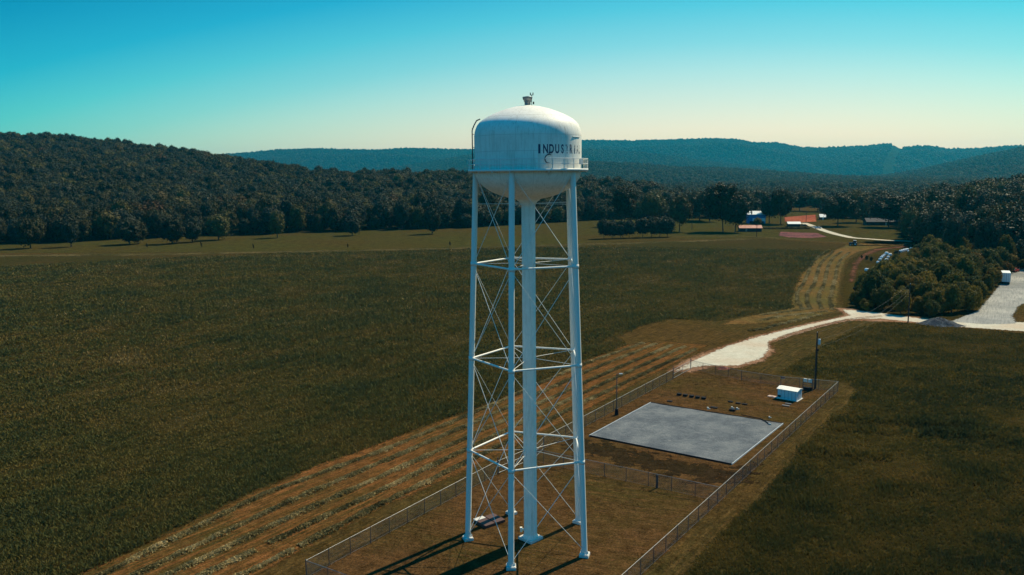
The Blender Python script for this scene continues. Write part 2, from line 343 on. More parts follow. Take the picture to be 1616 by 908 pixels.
patch('dirt_bank', ribbon(PT((1343, 446), (1346, 430), (1352, 415), (1366, 402), (1386, 394), (1430, 389)), [1.2, 1.5, 1.8, 2.5, 4, 4]), M['bank'], .02, 1, 1.5)

# ------------------------------------------------------------------ hills
def prof(tab):
    """table of (px, foot distance, crest distance, crest py, canopy height) -> interpolators over bearing"""
    ph, T, D, Hh = [], [], [], []
    for px, t, d, py, ch in tab:
        x, y, z = at_d(px, py, d); ph.append(math.atan2(x, y)); T.append(t); D.append(d); Hh.append(max(0.5, z-ch))
    o = np.argsort(ph); ph, T, D, Hh = (np.array(a)[o] for a in (ph, T, D, Hh))
    return lambda p: (np.interp(p, ph, T), np.interp(p, ph, D), np.interp(p, ph, Hh)), ph.min(), ph.max()
def fd(px, py): return math.hypot(*at(px, py))
def vnoise(x, y, s, seed=0):
    x = x/s; y = y/s; xi, yi = np.floor(x), np.floor(y); fx, fy = x-xi, y-yi
    def h(a, b): 
        v = np.sin(a*127.1+b*311.7+seed*74.7)*43758.5453; return v-np.floor(v)
    fx = fx*fx*(3-2*fx); fy = fy*fy*(3-2*fy)
    return (h(xi, yi)*(1-fx)+h(xi+1, yi)*fx)*(1-fy)+(h(xi, yi+1)*(1-fx)+h(xi+1, yi+1)*fx)*fy-.5
class Ridge:
    def __init__(s, tab, pw=1.15, back=700, wob=.25, wl=220, seed=1):
        s.f, s.p0, s.p1 = prof(tab); s.pw, s.back, s.wob, s.wl, s.seed = pw, back, wob, wl, seed
    def h(s, x, y):
        x = np.asarray(x, float); y = np.asarray(y, float)
        ph = np.arctan2(x, y); r = np.hypot(x, y); T, D, H = s.f(ph)
        t = np.clip((r-T)/(D-T), 0, 1); up = t**s.pw
        b = np.clip((r-D)/s.back, 0, 1); dn = .5+.5*np.cos(b*math.pi)
        n = vnoise(x, y, s.wl, s.seed)+.5*vnoise(x, y, s.wl*.45, s.seed+3)
        e = np.clip((ph-s.p0)/.03, 0, 1)*np.clip((s.p1-ph)/.03, 0, 1)
        return np.maximum(0, (H*up*dn + H*s.wob*n*4*t*(1-t))*e) - .15*(t <= 0)
    def mesh(s, name, mat, na=260, nr=70):
        ph = np.linspace(s.p0, s.p1, na); T, D, H = s.f(ph); k = np.linspace(0, 1, nr)
        Rr = T[:, None]+(D+s.back-T)[:, None]*k[None]; A = np.repeat(ph[:, None], nr, 1)
        X, Y = Rr*np.sin(A), Rr*np.cos(A); Z = s.h(X, Y)
        idx = np.arange(na*nr).reshape(na, nr)
        Q = np.stack([idx[:-1, :-1], idx[:-1, 1:], idx[1:, 1:], idx[1:, :-1]], -1).reshape(-1, 4)
        return kind(obj(name, fast_mesh(name, np.column_stack([X.ravel(), Y.ravel(), Z.ravel()]), Q, mat, smooth=True)), 'structure')
    def sample(s, n, r0=0., r1=1.05, dens=None):
        ph = rng.uniform(s.p0+.01, s.p1-.01, n*3); T, D, H = s.f(ph)
        a, b = T+(D-T)*r0, T+(D-T)*r1; r = np.sqrt(rng.uniform(a*a, b*b))
        wgt = (b*b-a*a); keep = rng.uniform(0, wgt.max(), len(r)) < wgt
        x, y = (r*np.sin(ph))[keep][:n], (r*np.cos(ph))[keep][:n]
        return x, y
M['hill'] = soil_mat('forest floor', (.020, .022, .009), (.032, .030, .012), (.025, .022, .010), .01, .05, .3, edges=False, bumpd=2)
M['farhill'] = soil_mat('far forest', (.022, .030, .014), (.034, .040, .018), (.026, .028, .014), .004, .02, .08, edges=False, bumpd=8)
wood = Ridge([(-350, fd(-200, 389), 1500, 196, 13), (-150, fd(-150, 389), 1500, 203, 13), (0, fd(0, 386), 1500, 208, 13), (100, fd(100, 383), 1450, 212, 13), (200, fd(200, 378), 1350, 222, 13), (300, fd(300, 373), 1250, 234, 13),
    (400, fd(400, 371), 1150, 250, 13), (480, fd(480, 368), 1050, 263, 13), (560, fd(560, 365), 1000, 268, 13), (745, fd(745, 360), 1000, 268, 13), (850, fd(850, 353), 950, 271, 13), (920, fd(920, 349), 900, 276, 13), (1000, fd(1000, 347), 850, 282, 13), (1060, fd(1060, 344), 850, 292, 13), (1110, 760, 900, 300, 14)], 1.1, 500, .18, 120)
rwood = Ridge([(1425, 500, 720, 304, 14), (1450, 470, 720, 302, 16), (1500, 440, 720, 292, 16), (1560, 410, 720, 284, 16), (1616, 390, 700, 274, 16), (1750, 320, 700, 262, 16), (1900, 320, 700, 262, 16)], 1.0, 500, .1, 100, 2)
mid = Ridge([(820, 2500, 3375, 262, 14), (920, 2375, 3250, 251, 14), (1000, 2375, 3250, 256, 14), (1060, 2375, 3250, 262, 14), (1150, 2375, 3250, 264, 14), (1250, 2375, 3250, 271, 14), (1320, 2500, 3250, 276, 14), (1400, 2500, 3250, 281, 14)], 1.0, 900, .34, 330, 4)
rmid = Ridge([(1360, 3500, 4620, 280, 14), (1400, 3220, 4620, 274, 14), (1450, 3080, 4620, 266, 14), (1500, 3080, 4620, 254, 14), (1560, 3080, 4620, 241, 14), (1616, 3080, 4620, 230, 14), (1700, 3080, 4620, 216, 14), (1850, 3080, 4620, 205, 14)], 1.0, 900, .34, 330, 5)
lmid = Ridge([(560, 4640, 6090, 272, 14), (620, 4640, 6090, 263, 14), (680, 4495, 5945, 254, 14), (740, 4350, 5800, 243, 14), (820, 4350, 5800, 236, 14), (920, 4350, 5800, 234, 14), (1020, 4350, 5800, 240, 14), (1140, 4350, 5800, 256, 14), (1250, 4350, 5800, 270, 14)], 1.0, 900, .36, 420, 6)
far = Ridge([(-300, 6200, 8000, 262, 12), (200, 6200, 8000, 255, 12), (380, 6200, 8000, 242, 12), (440, 6200, 8000, 236, 12), (500, 6200, 8000, 234.5, 12), (590, 6200, 8000, 236.5, 12), (640, 6200, 8000, 234, 12), (745, 6200, 8000, 236, 12), (850, 6200, 8000, 227, 12), (920, 6200, 8000, 221, 12), (1000, 6200, 8000, 222, 12), (1060, 6200, 8000, 220, 12), (1130, 6200, 8000, 218.5, 12), (1165, 6200, 8000, 220, 12), (1190, 6200, 8000, 225, 12), (1225, 6200, 8000, 225, 12), (1262, 6200, 8000, 232, 12), (1300, 6200, 8000, 233, 12), (1370, 6200, 8000, 230, 12), (1395, 6200, 8000, 227, 12), (1412, 6200, 8000, 227.5, 12), (1420, 6200, 8000, 233, 12), (1450, 6200, 8000, 230, 12), (1480, 6200, 8000, 232, 12), (1495, 6200, 8000, 235, 12), (1540, 6200, 8000, 234, 12), (1600, 6200, 8000, 230, 12), (1750, 6200, 8000, 226, 12), (1900, 6200, 8000, 226, 12)], .9, 1800, .42, 640, 7)
wood.mesh('hill', M['hill']); rwood.mesh('hill', M['hill'], 80, 40); mid.mesh('hill', M['farhill']); rmid.mesh('hill', M['farhill'], 120)
lmid.mesh('hill', M['farhill'], 200); far.mesh('hill', M['farhill'], 420, 90)

# ------------------------------------------------------------------ trees
def crown_arrays(seed, lobes=15, leaves=1800, leaf=.11, rx=1., rz=.85, low=.0, core=.8):
    g = np.random.default_rng(seed)
    V, Qd = [], []
    # lobes: lumps spread through an ellipsoid, higher ones nearer the middle
    L = []
    for i in range(lobes):
        a = i*2.399+g.uniform(-.4, .4); hh = (i+.5)/lobes; rr = max(.12, 1-abs(2*hh-1)**2.6)**.5*g.uniform(.46, .72)
        rad = g.uniform(.26, .44)
        L.append((rx*rr*math.cos(a), rx*rr*math.sin(a), rz*(.12+hh*1.45*(1-.12*rr)+g.uniform(-.1, .1))+low, rad))
    L = np.array(L)
    # rough inner lumps
    nu, nv = 8, 6; base = 0
    for (x, y, z, r) in L:
        u = np.linspace(0, 2*np.pi, nu, endpoint=False); v = np.linspace(.15, np.pi-.15, nv)
        U, W = np.meshgrid(u, v); q = r*core*g.uniform(.75, 1.15, U.shape)
        P = np.stack([x+q*np.sin(W)*np.cos(U), y+q*np.sin(W)*np.sin(U), z+.85*q*np.cos(W)], -1).reshape(-1, 3); V.append(P)
        idx = np.arange(nu*nv).reshape(nv, nu)+base; base += nu*nv
        Qd.append(np.stack([idx[:-1], idx[1:], np.roll(idx, -1, 1)[1:], np.roll(idx, -1, 1)[:-1]], -1).reshape(-1, 4))
    k = g.choice(len(L), leaves, p=L[:, 3]**2/(L[:, 3]**2).sum())
    d = g.normal(size=(leaves, 3)); d[:, 2] = d[:, 2]*.9+.25; d /= np.linalg.norm(d, axis=1)[:, None]
    c = L[k, :3]+d*(L[k, 3]*(.72+.6*g.uniform(0, 1, leaves)**1.6))[:, None]
    n = d+g.normal(size=(leaves, 3))*.35; n /= np.linalg.norm(n, axis=1)[:, None]
    t = np.cross(n, g.normal(size=(leaves, 3))); t /= np.linalg.norm(t, axis=1)[:, None]; b = np.cross(n, t)
    s = leaf*g.uniform(.6, 1.35, (leaves, 1))
    P = np.stack([c-t*s, c-b*s*.7+n*s*.25, c+t*s, c+b*s*.7+n*s*.1], 1).reshape(-1, 3)
    V.append(P); Qd.append(np.arange(leaves*4).reshape(-1, 4)+base)
    return np.concatenate(V), np.concatenate(Qd)
def trunk_mb(seed, h, r, spread):
    g = random.Random(seed); m = MB(); p = Vector((0, 0, -.2)); top = h
    pts = [Vector((0, 0, -.2)), Vector((g.uniform(-.1, .1)*h*.3, g.uniform(-.1, .1)*h*.3, top*.35)), Vector((g.uniform(-.1, .1)*h*.4, g.uniform(-.1, .1)*h*.4, top*.8))]
    m.tube(pts[0], pts[1], r*1.25, r*.8, 7); m.tube(pts[1], pts[2], r*.8, r*.3, 6)
    for i in range(6):
        a = i*1.05+g.uniform(-.3, .3); s0 = pts[1].lerp(pts[2], g.uniform(0, .7)); e = s0+Vector((math.cos(a)*spread, math.sin(a)*spread, h*g.uniform(.15, .35)))
        m.tube(s0, e, r*.38, r*.1, 5)
    return m
def crown_mesh(name, mat, seed, R0, H, z0, **k):
    V, Qd = crown_arrays(seed, **k)
    V = V*np.array([R0, R0, H/1.9]); V[:, 2] += z0-V[:, 2].min()
    return fast_mesh(name, V, Qd, mat)
# forest tree prototypes: 20 m tall
protos = []
for i in range(6):
    H = [17.5, 19, 15.5, 19.5, 16, 18][i]; R0 = [7.4, 6.6, 7.8, 7.0, 6.2, 8.0][i]
    cm = crown_mesh('crown', M['leaf'], 20+i, R0, H*.93, H*.03, leaves=2600, leaf=.068, lobes=[22, 16, 26, 19, 14, 24][i], core=.86)
    tm = trunk_mb(i, H*.8, .32, 2.6).mesh('trunk', M['bark'])
    protos.append((cm, tm))
def put_tree(x, y, z, s, pr, name, label, group, cat='tree', sz=None, rz=None):
    e = empty(name, (x, y, z), label, cat, group, rz=random.uniform(0, 6.28) if rz is None else rz)
    sz = sz or s*random.uniform(.88, 1.12); e.scale = (s, s, sz)
    c = obj('crown', pr[0], e); t = obj('trunk', pr[1], e)
    return e
def poisson(x, y, dmin):
    cell = {}; keep = []
    for i in range(len(x)):
        cx, cy_ = int(x[i]//dmin), int(y[i]//dmin); ok = True
        for a in (-1, 0, 1):
            for b in (-1, 0, 1):
                for j in cell.get((cx+a, cy_+b), ()):
                    if (x[i]-x[j])**2+(y[i]-y[j])**2 < dmin*dmin: ok = False; break
                if not ok: break
            if not ok: break
        if ok: cell.setdefault((cx, cy_), []).append(i); keep.append(i)
    return np.array(keep)
def in_view(x, y, m=1.04): return np.abs(np.arctan2(x, y)) < R(34)*m
# left wood
x, y = wood.sample(36000, 0, 1.12); k = poisson(x, y, 8.2); x, y = x[k], y[k]
m_ = in_view(x, y, 1.15); x, y = x[m_], y[m_]
ph = np.arctan2(x, y); T, D, H_ = wood.f(ph); depth = np.hypot(x, y)-T-10*vnoise(x, y, 40, 9)*2
T2 = depth > 0; x, y, depth, ph = x[T2], y[T2], depth[T2], ph[T2]
vis = np.abs(ph) < R(33.3)
order = np.argsort(np.where(vis, depth, 9999)); N_IND = 215
ind = order[:N_IND]; rest = order[N_IND:]
zz = wood.h(x, y)
pxs = 808+F*np.tan(ph)
for j in ind:
    d = depth[j]
    rank = 'front row' if d < 9 else 'second rank' if d < 20 else 'third rank' if d < 34 else 'rear rank'
    SAP = [(0, 232, 'left of the first sapling'), (232, 318, 'between the first and second saplings'), (318, 400, 'between the second and third saplings'), (400, 480, 'just right of the third sapling'), (480, 549, 'just left of the fourth sapling'), (549, 640, 'right of the fourth sapling'), (640, 745, 'near the last sapling'),
        (745, 920, 'behind the tower legs'), (920, 1005, 'behind the left round tree cluster'), (1005, 1065, 'behind the right round tree cluster'), (1065, 9999, 'beside the farm lawn'), (-9999, 0, 'at the left edge of the photo')]
    wh = next(t_ for a_, b_, t_ in SAP if a_ <= pxs[j] < b_)
    if pxs[j] < 480: g_, l_ = 'trees along the foot of the left hill', 'broadleaf tree in the dark wood at the foot of the long left hill'
    elif pxs[j] < 745: g_, l_ = 'trees of the wood behind the hay field left of the water tower', 'broadleaf tree in the dark wood edge behind the hay field, just left of the tower'
    else: g_, l_ = 'trees of the wood right behind the water tower', 'broadleaf tree in the dark wood edge directly behind and right of the tower'
    l_ = f'dark broadleaf tree, {rank} of the wood, {wh}'
    s = random.uniform(.72, 1.2)
    put_tree(x[j], y[j], zz[j]-.2, s, protos[random.randrange(6)], 'forest_tree', l_, g_)
for i, (q, yb, s_) in enumerate(((48, 392, 1.0), (112, 390, .75), (205, 386, 1.05), (218, 385, .8), (272, 385, 1.15), (304, 382.5, .8), (345, 379, 1.05), (438, 375.5, .85), (556, 372, .8), (682, 369.5, .9))):
    a_, b_ = at(q, yb)
    put_tree(a_, b_, -.1, s_, protos[i % 6], 'forest_tree', f'broadleaf tree standing forward of the wood edge in the far meadow, {["leftmost", "second", "third", "fourth", "fifth", "sixth", "seventh", "eighth", "ninth", "tenth"][i]} of ten', 'trees standing forward of the left wood')
# right wood
x2, y2 = rwood.sample(5000, 0, 1.12); k = poisson(x2, y2, 8.2); x2, y2 = x2[k], y2[k]
ph2 = np.arctan2(x2, y2); T_, D_, H2 = rwood.f(ph2); d2 = np.hypot(x2, y2)-T_; vis2 = ph2 < R(33.3)
o2 = np.argsort(np.where(vis2, d2, 9999)); z2 = rwood.h(x2, y2)
for j in o2[:75]:
    put_tree(x2[j], y2[j], z2[j]-.2, random.uniform(.95, 1.25), protos[random.randrange(6)], 'forest_tree', f"tall dark tree, {'front row' if d2[j] < 10 else 'second rank' if d2[j] < 25 else 'rear rank'} of the right wood, {'at the photo edge' if ph2[j] > R(31) else 'above the trailer' if ph2[j] > R(29) else 'above the scrub' if ph2[j] > R(27.5) else 'beside the farmhouse'}", 'trees of the wood at the right behind the scrub')
r2 = o2[75:]
# the masses of trees nobody could count: points carrying instances of the crowns
def scatter(name, P, S, crowns, label_mat=None):
    me = bpy.data.meshes.new(name); me.vertices.add(len(P)); me.vertices.foreach_set('co', np.asarray(P, np.float32).ravel())
    a = me.attributes.new('size', 'FLOAT', 'POINT'); a.data.foreach_set('value', np.asarray(S, np.float32)); me.update()
    o = obj(name, me); kind(o, 'stuff')
    g = bpy.data.node_groups.new(name, 'GeometryNodeTree')
    g.interface.new_socket('Geometry', in_out='INPUT', socket_type='NodeSocketGeometry'); g.interface.new_socket('Geometry', in_out='OUTPUT', socket_type='NodeSocketGeometry')
    gi, go = g.nodes.new('NodeGroupInput'), g.nodes.new('NodeGroupOutput'); jn = g.nodes.new('GeometryNodeJoinGeometry')
    at_ = g.nodes.new('GeometryNodeInputNamedAttribute'); at_.data_type = 'FLOAT'; at_.inputs['Name'].default_value = 'size'
    cz = g.nodes.new('ShaderNodeCombineXYZ'); fz = g.nodes.new('ShaderNodeMath'); fz.operation = 'MULTIPLY'; fz.inputs[1].default_value = .78
    g.links.new(at_.outputs[0], fz.inputs[0]); g.links.new(at_.outputs[0], cz.inputs[0]); g.links.new(at_.outputs[0], cz.inputs[1]); g.links.new(fz.outputs[0], cz.inputs[2])
    ix = g.nodes.new('GeometryNodeInputIndex')
    rv = g.nodes.new('FunctionNodeRandomValue'); rv.data_type = 'FLOAT_VECTOR'; rv.inputs[0].default_value = (0, 0, 0); rv.inputs[1].default_value = (0, 0, 6.28)
    for i, c in enumerate(crowns):
        ip = g.nodes.new('GeometryNodeInstanceOnPoints')
        oi = g.nodes.new('GeometryNodeObjectInfo'); oi.inputs['Object'].default_value = c; oi.transform_space = 'ORIGINAL'
        md = g.nodes.new('FunctionNodeCompare'); md.data_type = 'INT'; md.operation = 'EQUAL'
        mo = g.nodes.new('ShaderNodeMath'); mo.operation = 'MODULO'; mo.inputs[1].default_value = len(crowns)
        g.links.new(ix.outputs[0], mo.inputs[0]); g.links.new(mo.outputs[0], md.inputs[2]); md.inputs[3].default_value = i
        g.links.new(gi.outputs[0], ip.inputs['Points']); g.links.new(md.outputs[0], ip.inputs['Selection'])
        g.links.new(oi.outputs['Geometry'], ip.inputs['Instance']); g.links.new(cz.outputs[0], ip.inputs['Scale']); g.links.new(rv.outputs[0], ip.inputs['Rotation'])
        g.links.new(ip.outputs[0], jn.inputs[0])
    g.links.new(jn.outputs[0], go.inputs[0])
    md_ = o.modifiers.new('scatter', 'NODES'); md_.node_group = g
    return o
crowns = []
for cm, tm in protos:
    crowns.append(next(o for o in col.objects if o.data is cm))
perm = rng.permutation(len(rest)); rest = rest[perm]
scatter('woodland', np.column_stack([x[rest], y[rest], zz[rest]-3.5]), rng.uniform(.8, 1.3, len(rest)), crowns)
r2 = r2[rng.permutation(len(r2))]
scatter('woodland', np.column_stack([x2[r2], y2[r2], z2[r2]-2]), rng.uniform(1.0, 1.4, len(r2)), crowns)
# valley floor canopy between the farm and the ridges
pv = rng.uniform(R(8), R(36), 75000); rv_ = np.sqrt(rng.uniform(690**2, 3500**2, 75000))
xv, yv = rv_*np.sin(pv), rv_*np.cos(pv)
dn = (vnoise(xv, yv, 260, 11)+.6*vnoise(xv, yv, 90, 12)) > -.33
dn &= ~((rv_ < 900) & (pv > R(17.5)) & (pv < R(21.5)))
xv, yv, rv_ = xv[dn], yv[dn], rv_[dn]; k = poisson(xv, yv, 9.5); xv, yv, rv_ = xv[k], yv[k], rv_[k]
zv = np.maximum.reduce([np.zeros(len(xv)), mid.h(xv, yv), rmid.h(xv, yv), rwood.h(xv, yv)])
scatter('woodland', np.column_stack([xv, yv, zv-np.interp(rv_, [700, 1100, 3300], [1, 4, 5])]), rng.uniform(.8, 1.15, len(xv))*np.interp(rv_, [700, 1500, 3300], [1, 1.15, 1.25]), crowns)
for rg, n_, dm, s0, nm in ((mid, 60000, 11, 1.1, 'woodland'), (rmid, 80000, 13, 1.25, 'woodland'), (lmid, 90000, 15, 1.5, 'woodland'), (far, 190000, 18, 1.9, 'woodland')):
    xa, ya = rg.sample(n_, .0, 1.06); k = poisson(xa, ya, dm); xa, ya = xa[k], ya[k]
    if rg is far:      # the cut for the power line is left clear
        pw_ = np.degrees(np.arctan2(xa, ya)); rr_ = np.hypot(xa, ya)
        b0, b1 = [math.degrees(math.atan2(*at_d(q, 245, 7000)[:2])) for q in (1406, 1424)]
        off = (8000-rr_)/1800*.45
        kk = ~((pw_ > b0-off) & (pw_ < b1-off)); xa, ya = xa[kk], ya[kk]
    scatter(nm, np.column_stack([xa, ya, rg.h(xa, ya)-4.5*s0]), rng.uniform(.7, 1.1, len(xa))*s0, crowns)


# ------------------------------------------------------------------ haze: the air between the camera and the far ridges
hz = MB().box((0, 5000, 189), (22000, 11200, 380))
hm = bpy.data.materials.new('haze'); hm.use_nodes = True; hn = hm.node_tree; hn.nodes.clear()
ho = N(hn, 'ShaderNodeOutputMaterial'); pv_ = N(hn, 'ShaderNodeVolumePrincipled')
pv_.inputs['Color'].default_value = (.03, .68, 1.0, 1); pv_.inputs['Density'].default_value = 4.3e-5; pv_.inputs['Anisotropy'].default_value = .3
hn.links.new(pv_.outputs[0], ho.inputs['Volume'])
kind(hz.build('haze', hm), 'stuff')

# ------------------------------------------------------------------ paints and metals
def painted(name, c, dirtc, rough=.42, dscale=.5, seams=False):
    m, nt, b = mat_base(name, rough, .4)
    P = pos(nt, objspace=True)
    st = noise(nt, pos(nt, (1, 1, .12), objspace=True), 2.2, 6, .7)
    a = mix(nt, ramp(nt, st, [(.5, (0, 0, 0)), (.8, (.35, .35, .35))]), tuple(c), dirtc)
    a = mix(nt, ramp(nt, noise(nt, P, dscale, 8, .75), [(.52, (0, 0, 0)), (.72, (.3, .3, .3))]), a, tuple(x*.8 for x in c))
    if seams:
        sx = N(nt, 'ShaderNodeSeparateXYZ'); nt.links.new(P, sx.inputs[0])
        an = math_(nt, 'MULTIPLY', math_(nt, 'ARCTAN2', sx.outputs['X'], sx.outputs['Y']), 10/6.28318)
        up_ = math_(nt, 'GREATER_THAN', sx.outputs['Z'], 41.2)
        fr = math_(nt, 'FRACT', math_(nt, 'ADD', math_(nt, 'ADD', an, 20.13), math_(nt, 'MULTIPLY', up_, .5)))
        ln = math_(nt, 'LESS_THAN', fr, .012)
        for z0 in (41.2, 42.74, 44.6):
            ln = math_(nt, 'MAXIMUM', ln, math_(nt, 'LESS_THAN', math_(nt, 'ABSOLUTE', math_(nt, 'SUBTRACT', sx.outputs['Z'], z0)), .022))
        a = mix(nt, math_(nt, 'MULTIPLY', ln, .45), a, (.36, .34, .28))
        vr = noise(nt, pos(nt, (3, 3, .22), objspace=True), 1.3, 6, .8)
        a = mix(nt, ramp(nt, vr, [(.50, (0, 0, 0)), (.72, (.75, .75, .75))]), a, (.46, .41, .31))
        a = mix(nt, ramp(nt, noise(nt, P, .45, 7, .8), [(.46, (0, 0, 0)), (.66, (.4, .4, .4))]), a, (.60, .60, .52))
    nt.links.new(a, b.inputs['Base Color']); bump(nt, b, noise(nt, P, .8, 3), .08, .05); return m
M['white'] = painted('white tank paint', (.88, .85, .75), (.60, .56, .47), .62, seams=True)
M['leg'] = painted('white leg paint', (.76, .75, .69), (.5, .43, .34))
M['galv'] = plain('galvanised steel', (.24, .25, .255), .45, .5, .2, .6)
M['darkpost'] = plain('dark steel post', (.07, .075, .085), .6, .4, .2, .2)
M['conc'] = plain('pale concrete', (.62, .60, .55), .9, .2, .2)
M['brownlid'] = plain('rusty brown lid', (.10, .052, .045), .7, .3, .35, dirt=(.16, .07, .05))
M['dark'] = plain('dark plastic', (.014, .016, .02), .85, .1, .2)
M['woodpole'] = plain('weathered pole wood', (.06, .045, .04), .9, .2, .3)
M['greypaint'] = plain('light grey paint', (.50, .54, .56), .45, .4, .1)

def letter_mat():
    m, nt, b = mat_base('faded black lettering', .6, .3)
    a = N(nt, 'ShaderNodeAttribute', attribute_name='wear')
    n = noise(nt, pos(nt), 6, 6, .75)
    v = math_(nt, 'SUBTRACT', n, a.outputs['Fac']); v = math_(nt, 'MULTIPLY', v, 7, clamp=True)
    b.inputs['Base Color'].default_value = (.018, .05, .11, 1); nt.links.new(math_(nt, 'MULTIPLY', v, .88), b.inputs['Alpha']); return m
M['letter'] = letter_mat()

# ------------------------------------------------------------------ the water tower
TX, TY = 1.735, 81.28
tower = empty('water_tower', (TX, TY, 0), 'tall white water tower on five splayed legs with a domed tank marked INDUSTRIAL', 'water tower')
RT = 5.38; LV = [.35, 10.04, 20.03, 29.96, 39.3]
R0_, R1_ = 6.76, 5.28
def legR(z): return R0_+(R1_-R0_)*(z-.35)/(39.3-.35)
LA = [-.003+math.pi+k*2*math.pi/5 for k in range(5)]
def legP(k, z): k %= 5; r = legR(z); return Vector((r*math.cos(LA[k]), r*math.sin(LA[k]), z))
pr = [(.70, 35.7), (.74, 35.95), (.9, 36.2), (1.27, 36.5)]
for i in range(1, 15):
    t = math.asin(1.27/RT)+(math.pi/2-math.asin(1.27/RT))*i/14; pr.append((RT*math.sin(t), 39.4-2.95*math.cos(t)))
pr += [(RT, 40.5), (RT, 41.6), (RT, 42.6)]
dome = [(1.0, 0), (.997, .06), (.990, .14), (.975, .24), (.945, .36), (.90, .46), (.84, .545), (.76, .63), (.66, .715), (.54, .80), (.4, .885), (.24, .955), (.1, .99), (.0, 1.0)]
pr += [(RT*a, 42.72+3.08*b) for a, b in dome]
MB().lathe(pr, 96).build('tank', M['white'], tower)
MB().lathe([(.70, .27), (.70, 35.7)], 32).lathe([(.82, .28), (.82, .42), (.70, .62)], 32).lathe([(.715, 10), (.725, 10.05), (.715, 10.1)], 32).lathe([(.715, 20), (.725, 20.05), (.715, 20.1)], 32).build('riser_pipe', M['white'], tower)
MB().box((0, 0, .1), (1.9, 1.9, .36), R(45)).build('riser_footing', M['conc'], tower)
m = MB().lathe([(.30, 45.85), (.30, 46.2), (.44, 46.32), (.50, 46.55), (.50, 46.62), (.0, 46.7)], 20); m.lathe([(.34, 46.12), (.4, 46.16), (.34, 46.2)], 20)
m.build('roof_vent', M['galv'], tower)
m = MB().tube((.42, 0, 45.8), (.42, 0, 46.8), .03); m.box((.42, 0, 46.8), (.3, .07, .06)); m.box((.29, 0, 46.92), (.09, .09, .22)); m.box((.55, 0, 46.92), (.09, .09, .22)); m.tube((.6, 0, 45.9), (.6, 0, 46.15), .07)
m.build('beacon', M['dark'], tower)
for k in range(5):
    a = LA[k]
    lg = MB().tube(legP(k, .33), legP(k, 39.28), .31, .29, 20).build('leg', M['leg'], tower)
    p = legP(k, .35)
    bp = MB().box((p.x, p.y, .31), (.86, .86, .06), a+R(20)); 
    for q in range(4):
        an = a+q*math.pi/2; bp.box((p.x+.34*math.cos(an), p.y+.34*math.sin(an), .47), (.22, .03, .28), an)
    bp.build('base_plate', M['leg'], lg)
    MB().box((p.x, p.y, .1), (.98, .98, .36), a+R(20)).build('leg_footing', M['conc'], tower)
    for z in LV[1:4]:
        q = legP(k, z); gp = MB()
        gp.lathe([(.30, z-.2), (.325, z-.2), (.325, z+.2), (.30, z+.2)], 16, (q.x, q.y)); gp.build('joint_collar', M['leg'], lg)
        MB().tube(q, legP(k+1, z), .10, n=10).build('strut', M['leg'], tower)
        MB().tube((0, 0, z), q, .028, n=6).build('radial_rod', M['leg'], tower)
    for z0, z1 in zip(LV[:-1], LV[1:]):
        z0_ = z0+.2 if z0 < 1 else z0
        MB().tube(legP(k, z0_), legP(k+1, z1-.25), .030, n=6).build('tie_rod', M['leg'], tower)
        MB().tube(legP(k+1, z0_), legP(k, z1-.25), .030, n=6).build('tie_rod', M['leg'], tower)
    MB().tube((.0, 0, 36.05), legP(k, 36.05), .025, n=6).build('radial_rod', M['leg'], tower)
# balcony
bal = MB().lathe([(RT, 39.34), (6.04, 39.34), (6.04, 39.40), (RT, 39.40)], 72).lathe([(6.03, 39.28), (6.06, 39.28), (6.06, 39.5), (6.03, 39.5), (6.03, 39.28)], 72).build('balcony', M['leg'], tower)
for i in range(30):
    a = i*2*math.pi/30+.06; MB().box((6.02*math.cos(a), 6.02*math.sin(a), 39.93), (.05, .07, 1.1), a).build('railing_post', M['leg'], bal)
m = MB()
for z in (40.46, 39.98): m.lathe([(6.0, z-.028), (6.045, z-.028), (6.045, z+.028), (6.0, z+.028), (6.0, z-.028)], 72)
m.build('guard_rail', M['leg'], bal)
for i in range(20):
    a = i*2*math.pi/20; MB().box((5.72*math.cos(a), 5.72*math.sin(a), 39.24), (.62, .05, .16), a).build('bracket', M['leg'], bal)
# curved ladder on the left of the tank
m = MB(); A = math.pi
def cyl(r, a, z): return Vector((r*math.cos(a), r*math.sin(a), z))
for da in (-.045, .045):
    pts = [cyl(5.58, A+da, 39.4), cyl(5.58, A+da, 43.4), cyl(5.40, A+da, 43.85), cyl(5.12, A+da, 44.35), cyl(4.75, A+da, 44.5)]
    m.path(pts, .045)
for i in range(14): m.tube(cyl(5.58, A-.045, 39.7+i*.3), cyl(5.58, A+.045, 39.7+i*.3), .02)
for z in (40.4, 41.7, 43.0): m.tube(cyl(RT, A, z), cyl(5.58, A, z), .03)
m.build('ladder', M['darkpost'], tower)
m = MB()                                # a manhole ring and its davit on the shell
ha = R(-90+20.5)
tx, ty = -math.sin(ha), math.cos(ha)
c = cyl(RT+.03, ha, 40.42); pts = [c+Vector((tx, ty, 0))*.42*math.cos(t)+Vector((0, 0, .42*math.sin(t))) for t in [R(60+i*20) for i in range(12)]]
m.path(pts, .045); m.path([c+Vector((0, 0, .42)), c+Vector((0, 0, .62)), c+Vector((tx*.3, ty*.3, .66))], .035)
m.build('manhole_ring', M['darkpost'], tower)
m = MB().box(cyl(6.0, R(-32), 40.15), (.12, .6, .5), R(-32)); m.build('equipment_box', M['greypaint'], bal)
# overflow bracket line below the dome
m = MB().lathe([(RT+.0, 42.5), (RT+.05, 42.5), (RT+.05, 42.56), (RT, 42.56)], 12, a0=R(-38), a1=R(-22)); m.build('lifting_bracket', M['greypaint'], tower)
